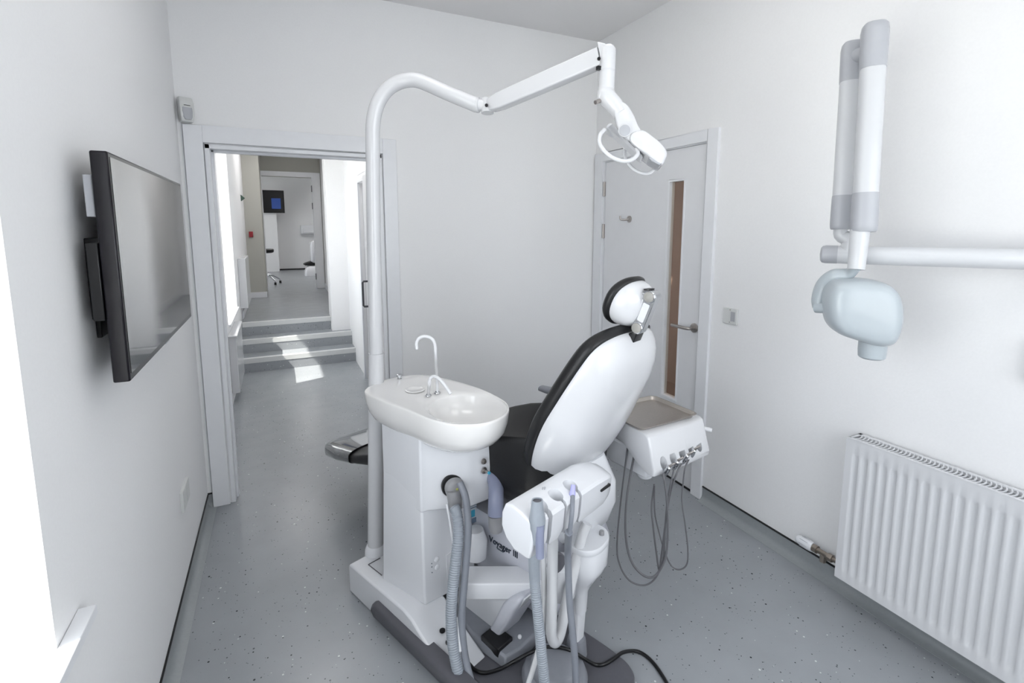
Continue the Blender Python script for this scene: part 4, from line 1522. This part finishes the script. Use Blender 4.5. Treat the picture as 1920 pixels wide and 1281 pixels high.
# ============================================================ INSTRUMENT DELIVERY UNIT
du = thing('delivery_unit', (1.77, -1.55, 0.0), 'white instrument delivery unit beyond the chair near the glazed door', 'delivery unit')
f = MB()
def dring(x, dy, yk=0.0, e=0.0):
    P = [(-1.41 + yk, 0.775 - e), (-1.42 + yk, 0.785 - e), (-1.655 - dy, 0.785 - e), (-1.672 - dy, 0.778 - e), (-1.712 - dy, 0.665), (-1.707 - dy, 0.642), (-1.68 - dy, 0.638), (-1.62 - dy * 0.5, 0.66), (-1.56, 0.70), (-1.42 + yk, 0.715)]
    return [V((x, y, z)) for y, z in P]
f.loft([dring(1.612, 0.022), dring(1.618, 0.027), dring(1.80, 0.008), dring(1.932, -0.018), dring(1.940, -0.028, 0.0, 0.004)])
db = obj('body', f, M['enamel'], du, bevel=0.004, angle=35)
# scooped instrument wells along the front lip
cut(db, [MB().cyl((1.665 + 0.052 * k, -1.735 + 0.010 * k, 0.700), (1.665 + 0.052 * k, -1.695 + 0.010 * k, 0.60), 0.017, n=20) for k in range(5)])
f = MB()
f.box((1.885, -1.63, 0.70), (1.955, -1.50, 0.765))
obj('side_handle', f, M['enamel'], du, bevel=0.02, seg=4)
f = MB().tube([(1.938, -1.64, 0.735), (1.962, -1.655, 0.73), (1.972, -1.665, 0.728)], 0.009, n=12)
obj('brake_knob', f, M['enamel'], du)
# stub under the body
f = MB()
f.lathe((1.69, -1.60, 0.56), (0, 0, 1), ((0, 0.018), (0.006, 0.030), (0.05, 0.036), (0.12, 0.040)), n=26)
f.prism([(1.60, -1.44, 0.62), (1.60, -1.50, 0.60), (1.66, -1.64, 0.58), (1.74, -1.64, 0.58), (1.74, -1.50, 0.60), (1.70, -1.44, 0.62)], (0, 0, 0.10))
obj('swivel_base', f, M['plastic'], du, bevel=0.006)
f = MB()
f.loft([rrect((1.66, -1.50, 0.66), V((0, 1, 0)), DZ, 0.045, 0.03, 0.012, 4), rrect(L(1.06, -1.72, 0.62), V((0, 1, 0)), DZ, 0.045, 0.032, 0.012, 4)])
f.cyl(L(1.04, -1.74, 0.58), L(1.04, -1.74, 0.66), 0.05, n=24)
f.loft([rrect(L(1.04, -1.74, 0.58), DA, DB, 0.035, 0.035, 0.02, 4), rrect(L(0.93, -1.70, 0.30), DA, DB, 0.035, 0.035, 0.02, 4)])
obj('support_arm', f, M['plastic'], du)

# steel tray on top
f = MB()
tc_ = V((1.752, -1.532, 0.787))
tu, tv = V((1, 0.06, 0)).normalized(), V((-0.06, 1, 0)).normalized()
rg = []
for dz, k, r_ in ((0.0, -0.012, 0.020), (0.001, -0.008, 0.022), (0.013, 0.0, 0.026), (0.014, 0.006, 0.03), (0.0155, 0.006, 0.03), (0.0155, -0.001, 0.026), (0.003, -0.008, 0.022), (0.002, -0.014, 0.018)):
    rg.append(rrect(tc_ + DZ * dz, tu, tv, 0.152 + k, 0.122 + k, r_, 6))
f.loft(rg)
tag(obj('instrument_tray', f, M['steel'], None, angle=30), 'empty rectangular stainless steel tray on the instrument delivery unit', 'tray')

# handpieces hanging in the wells
HP = [
    ((1.665, -1.733, 0.668), [(1.637, -1.759, 0.656), (1.643, -1.772, 0.583), (1.648, -1.779, 0.472), (1.641, -1.782, 0.350), (1.609, -1.766, 0.275), (1.575, -1.739, 0.272), (1.551, -1.699, 0.313), (1.550, -1.665, 0.400), (1.576, -1.636, 0.529), (1.638, -1.599, 0.686)], 0.0042, 'left-most grey-hosed handpiece in the delivery unit front'),
    ((1.717, -1.723, 0.675), [(1.683, -1.758, 0.653), (1.660, -1.761, 0.562), (1.645, -1.769, 0.456), (1.639, -1.772, 0.334), (1.615, -1.760, 0.258), (1.581, -1.737, 0.226), (1.541, -1.706, 0.238), (1.526, -1.670, 0.276), (1.530, -1.642, 0.337), (1.562, -1.614, 0.477), (1.626, -1.569, 0.694)], 0.0033, 'second handpiece from the left, longest cable loop under the delivery unit'),
    ((1.769, -1.713, 0.682), [(1.715, -1.751, 0.659), (1.686, -1.748, 0.581), (1.667, -1.751, 0.493), (1.652, -1.752, 0.359), (1.644, -1.749, 0.278), (1.652, -1.724, 0.320), (1.659, -1.693, 0.408), (1.671, -1.666, 0.477), (1.699, -1.646, 0.552)], 0.0036, 'middle handpiece, its cable hanging close beneath the swivel'),
    ((1.821, -1.703, 0.690), [(1.753, -1.747, 0.657), (1.743, -1.750, 0.600), (1.735, -1.756, 0.531), (1.741, -1.772, 0.442), (1.745, -1.786, 0.353), (1.746, -1.784, 0.291), (1.730, -1.769, 0.264), (1.712, -1.749, 0.265), (1.699, -1.728, 0.297), (1.685, -1.698, 0.381), (1.681, -1.674, 0.457), (1.692, -1.654, 0.553)], 0.0030, 'right-most handpiece with the thin cable hanging furthest right'),
]
for (tx, ty, tz), hz, hr_, lab in HP:
    t = thing('dental_handpiece', (tx, ty, tz - 0.02), lab, 'handpiece', 'handpieces in the delivery unit')
    f = MB()
    p0 = V((tx, ty, tz - 0.028))
    ax = V((random.uniform(-0.15, 0.15), -0.55, 1)).normalized()
    f.lathe(p0, ax, ((0, 0.007), (0.012, 0.010), (0.030, 0.0105), (0.036, 0.0085), (0.040, 0.009), (0.048, 0.0095), (0.052, 0.005), (0.053, 0.001)), n=18)
    obj('coupling', f, M['chrome'], t)
    f = MB()
    f.tube([p0 + ax * 0.045, p0 + ax * 0.060 + V((0.004, -0.004, 0)), p0 + ax * 0.072 + V((0.012, -0.008, 0))], [0.0055, 0.0035], n=12)
    obj('nozzle', f, M['satin'], t)
    f = MB().tube([p0 + ax * 0.002] + [V(q) for q in hz], hr_, n=10, per=7)
    obj('hose', f, M['cable'], t)

# ============================================================ ASSISTANT'S ARM AND SUCTION
aa = thing('assistant_arm', L(0.61, -2.05, 0.0), 'white assistant arm with suction hose holder in front of the chair', 'instrument holder')
# holder: long quarter-round bar
HA0, HA1 = 0.20, 0.575
E_ = [(-2.086, 0.722), (-2.088, 0.762), (-2.101, 0.790), (-2.125, 0.797), (-2.160, 0.790), (-2.200, 0.774), (-2.206, 0.764), (-2.200, 0.700), (-2.190, 0.668), (-2.180, 0.664), (-2.135, 0.668), (-2.103, 0.690)]
def er(a, k=1.0, dz=0.0):
    return [L(a, -2.15 + (b + 2.15) * k, 0.735 + (z - 0.735) * k + dz) for b, z in E_]
f = MB().loft([er(HA0 - 0.004, 0.93), er(HA0, 1.0), er(0.50, 1.0), er(0.56, 0.93, -0.005), er(0.60, 0.74, -0.012), er(0.62, 0.5, -0.018)])
hold = obj('suction_holder', f, M['plastic'], aa, bevel=0.005, seg=3, angle=40)
wells = []
for a_, r_ in ((0.262, 0.024), (0.335, 0.022), (0.405, 0.022)):
    wells.append(MB().cyl(L(a_, -2.178, 0.60), L(a_, -2.166, 0.86), r_, n=24))
wells.append(MB().lbox((0.258, -2.24, 0.62), (0.276, -2.178, 0.86)))
wells.append(MB().lbox((0.331, -2.24, 0.62), (0.342, -2.178, 0.86)))
wells.append(MB().lbox((0.402, -2.24, 0.62), (0.414, -2.178, 0.86)))
cut(hold, wells)
# collars around two of the wells
f = MB().loft([rrect(L(0.545, -2.205, 0.735), DA, (DZ + DB * 0.3).normalized(), 0.028, 0.004, 0.0035, 4), rrect(L(0.545, -2.186, 0.735), DA, (DZ + DB * 0.3).normalized(), 0.028, 0.004, 0.0035, 4)])
obj('slot', f, M['black'], hold)
# pictogram on the holder
f = MB()
for da, dz in ((0.0, 0.0), (0.006, 0.004), (0.0045, -0.004), (0.011, 0.001)):
    q = L(0.318 + da, -2.135 + dz, 0.7985)
    f.cyl(q - DZ * 0.003, q, 0.0016, n=8)
obj('pictogram', f, M['xgrey'], hold)
# hub with a rounded tray-like head
HC = (0.66, -2.10)
hub = closed_spline([L(a, b, 0) for a, b in ((0.530, -2.09), (0.56, -2.035), (0.62, -2.015), (0.675, -2.03), (0.698, -2.075), (0.690, -2.125), (0.65, -2.155), (0.58, -2.16), (0.540, -2.135))], 5)
cH = sum(hub, V((0, 0, 0))) / len(hub)
cP = L(0.605, -2.075, 0)


def hbr(z, k, m_=0.0):
    return [(cH.lerp(cP, m_)) + (p - cH) * k + DZ * z for p in hub]


f = MB().loft([hbr(0.20, 0.30, 1.0), hbr(0.28, 0.36, 1.0), hbr(0.325, 0.55, 0.7), hbr(0.37, 0.88, 0.2), hbr(0.395, 0.95), hbr(0.455, 0.97), hbr(0.468, 0.90)])
hubo = obj('hub', f, M['plastic'], aa, angle=45)
f = MB().loft([hbr(0.466, 0.99), hbr(0.472, 1.01), hbr(0.482, 1.01), hbr(0.487, 0.97)])
obj('hub_lid', f, M['plastic'], hubo, angle=45)
f = MB()
f.lathe(L(0.535, -2.04, 0.285), DZ, ((0, 0.046), (0.006, 0.052), (0.04, 0.054), (0.12, 0.054), (0.125, 0.046)), n=32)
obj('hub_drum', f, M['plastic'], aa, angle=45)
f = MB()
q = L(*(0.457, -2.085, 0.465))
f.lathe(q + DB * 0.01, (-DB - DA * 0.25), ((0, 0.034), (0.012, 0.034), (0.015, 0.031), (0.015, 0.001)), n=32)
obj('drum_cap', f, M['dgrey'], aa)
for (a, b, r_, m_, nm) in ((0.672, -2.06, 0.0125, 'dgrey', 'control_knob'), (0.612, -2.065, 0.0125, 'taupe', 'control_knob'), (0.590, -2.09, 0.009, 'black', 'control_knob'), (0.655, -2.125, 0.009, 'taupe', 'control_knob')):
    f = MB().lathe(L(a, b, 0.480), DZ, ((0, r_), (0.018, r_), (0.021, r_ * 0.85), (0.021, 0.001)), n=20)
    obj(nm, f, M[m_], aa)
# horizontal arm between column and hub
f = MB()
ha = L(0.386, -1.772, 0.270); hb_ = L(0.56, -1.955, 0.270)
dd = (hb_ - ha).normalized()
dh = V((dd.y, -dd.x, 0))
f.loft([rrect(ha - dd * 0.05, dh, DZ, 0.048, 0.031, 0.006, 4), rrect(hb_ + dd * 0.06, dh, DZ, 0.048, 0.031, 0.006, 4)])
obj('swing_arm', f, M['plastic'], aa, angle=40)
# post from hub to the floor plate
f = MB()
f.loft([rrect(L(0.602, -2.065, 0.090), DA, DB, 0.021, 0.018, 0.006, 3), rrect(L(0.606, -2.067, 0.32), DA, DB, 0.028, 0.024, 0.006, 3)])
obj('post', f, M['plastic'], aa, angle=40)
f = MB().lathe(L(0.602, -2.065, 0.028), DZ, ((0, 0.038), (0.05, 0.034), (0.064, 0.03), (0.064, 0.001)), n=26)
obj('post_foot', f, M['grey'], aa)

# suction tips held in the wells
t = thing('suction_hose', (1.058, -1.895, 0.197), 'wide pale grey ribbed suction hose hanging from the holder\'s first well', 'suction hose')
f = MB()
tip0 = V((1.006, -1.967, 0.831)); tip1 = V((1.004, -1.972, 0.740))
f.lathe(tip0, tip1 - tip0, ((0.004, 0.0115), (0.0, 0.012), (0.0, 0.0150), (0.008, 0.0155), (0.034, 0.019), (0.052, 0.0225), (0.075, 0.021), (0.10, 0.017), (0.12, 0.012)), n=26)
obj('nozzle', f, M['hose'], t)
f = MB().cyl(tip0 + (tip1 - tip0).normalized() * 0.002, tip0 + (tip1 - tip0).normalized() * 0.004, 0.0118, n=20)
obj('nozzle_bore', f, M['dgrey'], t)
f = MB().tube([(1.004, -1.986, 0.771), (1.003, -1.988, 0.728), (1.004, -1.988, 0.682)], 0.0115, n=16)
obj('handle', f, M['bluegrey'], t)
f = MB().ribbed([(1.019, -1.926, 0.677), (1.070, -1.835, 0.500), (1.076, -1.839, 0.413), (1.079, -1.852, 0.332), (1.081, -1.865, 0.252), (1.084, -1.878, 0.170), (1.090, -1.892, 0.091), (1.109, -1.900, 0.013)], 0.0165, 0.0068, 0.10)
obj('ribbed_hose', f, M['hose'], t)
t = thing('suction_hose', (1.178, -1.893, 0.142), 'slim smooth grey suction hose with lilac tip in the holder\'s far well', 'suction hose')
f = MB()
tip0 = V((1.164, -1.896, 0.801)); tip1 = V((1.155, -1.905, 0.777))
f.lathe(tip0, tip1 - tip0, ((0.004, 0.004), (0.0, 0.0045), (0.0, 0.0068), (0.012, 0.0075), (0.028, 0.0095), (0.034, 0.008)), n=20)
obj('nozzle', f, M['lilac'], t)
f = MB().tube([(1.157, -1.904, 0.779), (1.138, -1.933, 0.760), (1.127, -1.945, 0.729), (1.121, -1.945, 0.683)], 0.0068, n=14)
obj('handle', f, M['hose2'], t)
f = MB().tube([(1.120, -1.945, 0.694), (1.171, -1.861, 0.574), (1.180, -1.852, 0.476), (1.179, -1.863, 0.394), (1.182, -1.876, 0.312), (1.184, -1.891, 0.214), (1.183, -1.900, 0.147), (1.182, -1.911, 0.067), (1.193, -1.919, 0.009)], 0.0108, n=16)
obj('smooth_hose', f, M['hose2'], t)
t = thing('suction_tube', (1.146, -1.818, 0.242), 'thick white tube looping in a narrow U below the holder', 'tube')
f = MB().tube([(1.161, -1.785, 0.610), (1.156, -1.795, 0.518), (1.149, -1.806, 0.418), (1.142, -1.817, 0.317), (1.141, -1.818, 0.266), (1.151, -1.817, 0.233), (1.169, -1.809, 0.225), (1.189, -1.799, 0.247), (1.217, -1.785, 0.322), (1.255, -1.768, 0.412), (1.291, -1.755, 0.509), (1.314, -1.753, 0.555)], 0.0175, n=18)
obj('tube', f, M['enamel'], t)
t = thing('air_tube', (1.106, -1.799, 0.242), 'thin white tube hanging behind the ribbed hose down to the floor', 'tube')
f = MB().tube([(1.122, -1.778, 0.608), (1.128, -1.779, 0.535), (1.132, -1.783, 0.444), (1.134, -1.786, 0.352), (1.123, -1.793, 0.267), (1.100, -1.803, 0.200), (1.078, -1.810, 0.150), (1.059, -1.817, 0.117), (1.037, -1.817, 0.042), (1.026, -1.816, 0.017)], 0.0085, n=14)
obj('tube', f, M['enamel'], t)

# drain hoses of the spittoon unit
t = thing('drain_hose', (0.890, -1.667, 0.059), 'grey ribbed drain hose hanging from the round socket of the spittoon column', 'hose')
f = MB().ribbed([(0.935, -1.488, 0.566), (0.938, -1.508, 0.551), (0.933, -1.536, 0.499), (0.914, -1.560, 0.421), (0.897, -1.575, 0.338), (0.884, -1.591, 0.256), (0.880, -1.612, 0.175), (0.885, -1.636, 0.104), (0.892, -1.669, 0.052), (0.898, -1.720, 0.030)], 0.0195, 0.0075, 0.08)
obj('ribbed_hose', f, M['hose'], t)
t = thing('supply_hose', (0.922, -1.682, 0.059), 'smooth grey hose running beside the ribbed drain hose', 'hose')
f = MB().tube([(0.957, -1.486, 0.654), (0.967, -1.513, 0.615), (0.968, -1.533, 0.557), (0.963, -1.550, 0.499), (0.949, -1.566, 0.414), (0.934, -1.582, 0.331), (0.919, -1.598, 0.248), (0.914, -1.616, 0.185), (0.916, -1.638, 0.113), (0.922, -1.683, 0.052), (0.929, -1.734, 0.030)], 0.0125, n=16)
obj('smooth_hose', f, M['hose2'], t)
t = thing('clear_tube', (0.896, -1.652, 0.183), 'thin pale tube between the two drain hoses', 'tube')
f = MB().tube([(0.919, -1.453, 0.565), (0.922, -1.479, 0.508), (0.926, -1.509, 0.424), (0.929, -1.554, 0.353), (0.918, -1.582, 0.277), (0.904, -1.608, 0.203), (0.900, -1.632, 0.141)], 0.0048, n=12)
obj('tube', f, M['plastic'], t)

# ============================================================ FOOT CONTROL
fc = thing('foot_control', (1.201, -1.741, 0.030), 'grey round foot control with black cable on the chair base', 'foot control')
c = V((1.193, -1.755, 0.030))
f = MB()
f.lathe(c, DZ, ((0, 0.110), (0.012, 0.112), (0.03, 0.105), (0.034, 0.100), (0.034, 0.001)), n=48)
obj('disc', f, M['grey'], fc, angle=40)
f = MB()
f.lathe(c + DZ * 0.034, DZ, ((0, 0.084), (0.022, 0.080), (0.027, 0.074), (0.028, 0.001)), n=48)
obj('pedal', f, M['grey'], fc, angle=40)
f = MB().tube([(0.947, -1.588, 0.036), (0.959, -1.624, 0.036), (0.987, -1.648, 0.038), (1.031, -1.675, 0.060), (1.073, -1.691, 0.084), (1.125, -1.690, 0.090), (1.183, -1.691, 0.090), (1.226, -1.716, 0.096), (1.260, -1.742, 0.094), (1.303, -1.767, 0.065), (1.341, -1.778, 0.036), (1.369, -1.791, 0.036), (1.412, -1.788, 0.036), (1.464, -1.776, 0.030), (1.521, -1.772, 0.009), (1.544, -1.798, 0.007), (1.550, -1.847, 0.007), (1.538, -1.919, 0.007), (1.518, -1.970, 0.007)], 0.0062, n=12)
obj('cable', f, M['black'], fc)

# lettering on the lift cover: printed on its left flank
ua = (V((1.149, -1.510, 0.364)) - V((1.108, -1.405, 0.363)))
ua = DB * (-1 if ua.dot(DB) < 0 else 1)
word('Voyager III', V((1.104, -1.398, 0.335)), ua, DZ, 0.035, M['text'], lc)
word('Belmont', V((1.120, -1.438, 0.322)), ua, DZ, 0.010, M['textgrey'], lc)

# ============================================================ CORRIDOR AND FAR ROOM THINGS
# corridor low radiator cover under the window and second one by the landing
f = MB().box((0.0, 1.75, 0.10), (0.06, 2.45, 0.60))
f.box((0.0, 1.73, 0.60), (0.07, 2.47, 0.615))
tag(obj('corridor_radiator', f, M['enamel'], bevel=0.004), 'white panel radiator under the corridor window', 'radiator')
f = MB().box((0.0, 3.42, 0.60), (0.08, 4.20, 1.18))
tag(obj('landing_radiator', f, M['enamel'], bevel=0.006), 'tall white radiator on left wall above the corridor steps', 'radiator')
t = thing('fire_call_point', (0.075, 5.55, 1.38), 'small red fire call point on the end of the corridor wall', 'call point')
f = MB().box((0.045, 5.52, 1.385), (0.10, 5.55, 1.47))
obj('box', f, M['red'], t, bevel=0.003)
f = MB().box((0.056, 5.517, 1.40), (0.089, 5.52, 1.455))
obj('break_glass', f, M['red'], t, bevel=0.0008)
f = MB().prism([(0.0, 4.9, 1.90), (0.0, 4.9, 1.99), (0.05, 4.93, 1.945)], (0, 0.08, 0))
tag(obj('exit_sign', f, M['green'], bevel=0.002), 'dark green triangular sign projecting from corridor left wall', 'sign')

# far television
t = thing('far_television', (0.40, 10.35, 1.88), 'small lit television high on wall of the far surgery', 'television')
f = MB().box((0.155, 10.30, 1.872), (0.64, 10.34, 2.41))
obj('casing', f, M['piano'], t, bevel=0.004)
f = MB().box((0.175, 10.296, 1.90), (0.62, 10.30, 2.385))
s1 = obj('screen', f, M['black'], t, smooth=False)
f = MB().box((0.36, 10.293, 1.97), (0.56, 10.2958, 2.22))
obj('screen_image', f, M['screen_on'], s1, smooth=False)
f = MB().cyl((0.40, 10.34, 2.1), (0.40, 10.8, 2.1), 0.02, n=12)
f.box((0.35, 10.77, 2.04), (0.45, 10.8, 2.16))
obj('bracket', f, M['dgrey'], t)
# stool
t = thing('stool', (0.20, 7.5, 0.444), 'wheeled stool with black seat at left of the far surgery doorway', 'stool')
f = MB().lathe((0.19, 7.5, 1.045), (0, 0, 1), ((0, 0.14), (0.015, 0.17), (0.06, 0.175), (0.075, 0.16), (0.08, 0.001)), n=32)
obj('seat', f, M['leather'], t)
f = MB().cyl((0.19, 7.5, 0.62), (0.19, 7.5, 1.045), 0.022, n=16)
obj('column', f, M['chrome'], t)
for k in range(5):
    a = 2 * PI * k / 5 + 0.35
    e = V((0.19 + 0.27 * math.cos(a), 7.5 + 0.27 * math.sin(a), 0.52))
    f = MB().tube([(0.19, 7.5, 0.63), V((0.19 + 0.12 * math.cos(a), 7.5 + 0.12 * math.sin(a), 0.61)), e], [0.02, 0.013], n=10)
    obj('leg', f, M['chrome'], t)
    f = MB().cyl(e + V((-0.02, 0, -0.048)), e + V((0.02, 0, -0.048)), 0.027, n=16)
    obj('caster', f, M['black'], t)
# far dental unit fragment and wall shelf
t = thing('far_dental_chair', (1.35, 9.0, 0.444), 'white and black dental chair partly seen right of far surgery doorway', 'dental chair')
rings = []
for z, w_ in ((0.446, 0.30), (0.55, 0.29), (0.64, 0.25), (0.67, 0.2)):
    rings.append(rrect((1.25, 9.0, z), X, Y, w_ * 1.0, w_ * 0.7, 0.05, 4))
obj('base', MB().loft(rings), M['plastic'], t)
rings = []
for z, w_ in ((0.74, 0.16), (0.78, 0.19), (1.12, 0.19), (1.2, 0.17), (1.23, 0.12)):
    rings.append(rrect((1.28, 9.0, z), X, Y, w_, w_, 0.05, 4))
obj('column', MB().loft(rings), M['plastic'], t)
rings = []
for x_, z0, z1, w_ in ((0.94, 0.695, 0.71, 0.10), (0.97, 0.68, 0.725, 0.17), (1.08, 0.67, 0.76, 0.20), (1.6, 0.70, 0.84, 0.22), (1.9, 0.78, 0.92, 0.22)):
    rings.append(rrect((x_, 9.05, (z0 + z1) / 2), Y, DZ, w_, (z1 - z0) / 2, min(0.03, (z1 - z0) / 2.2), 4))
obj('seat_cushion', MB().loft(rings), M['leather'], t)
f = MB().box((0.99, 10.62, 1.36), (1.6, 10.80, 1.58))
f.box((1.04, 10.60, 1.38), (1.6, 10.62, 1.50))
tag(obj('wall_cabinet', f, M['gloss'], bevel=0.01), 'small pale wall cabinet at right of the far surgery doorway', 'cabinet')

for o in bpy.data.objects:
    if '_org' in o.keys():
        del o['_org']
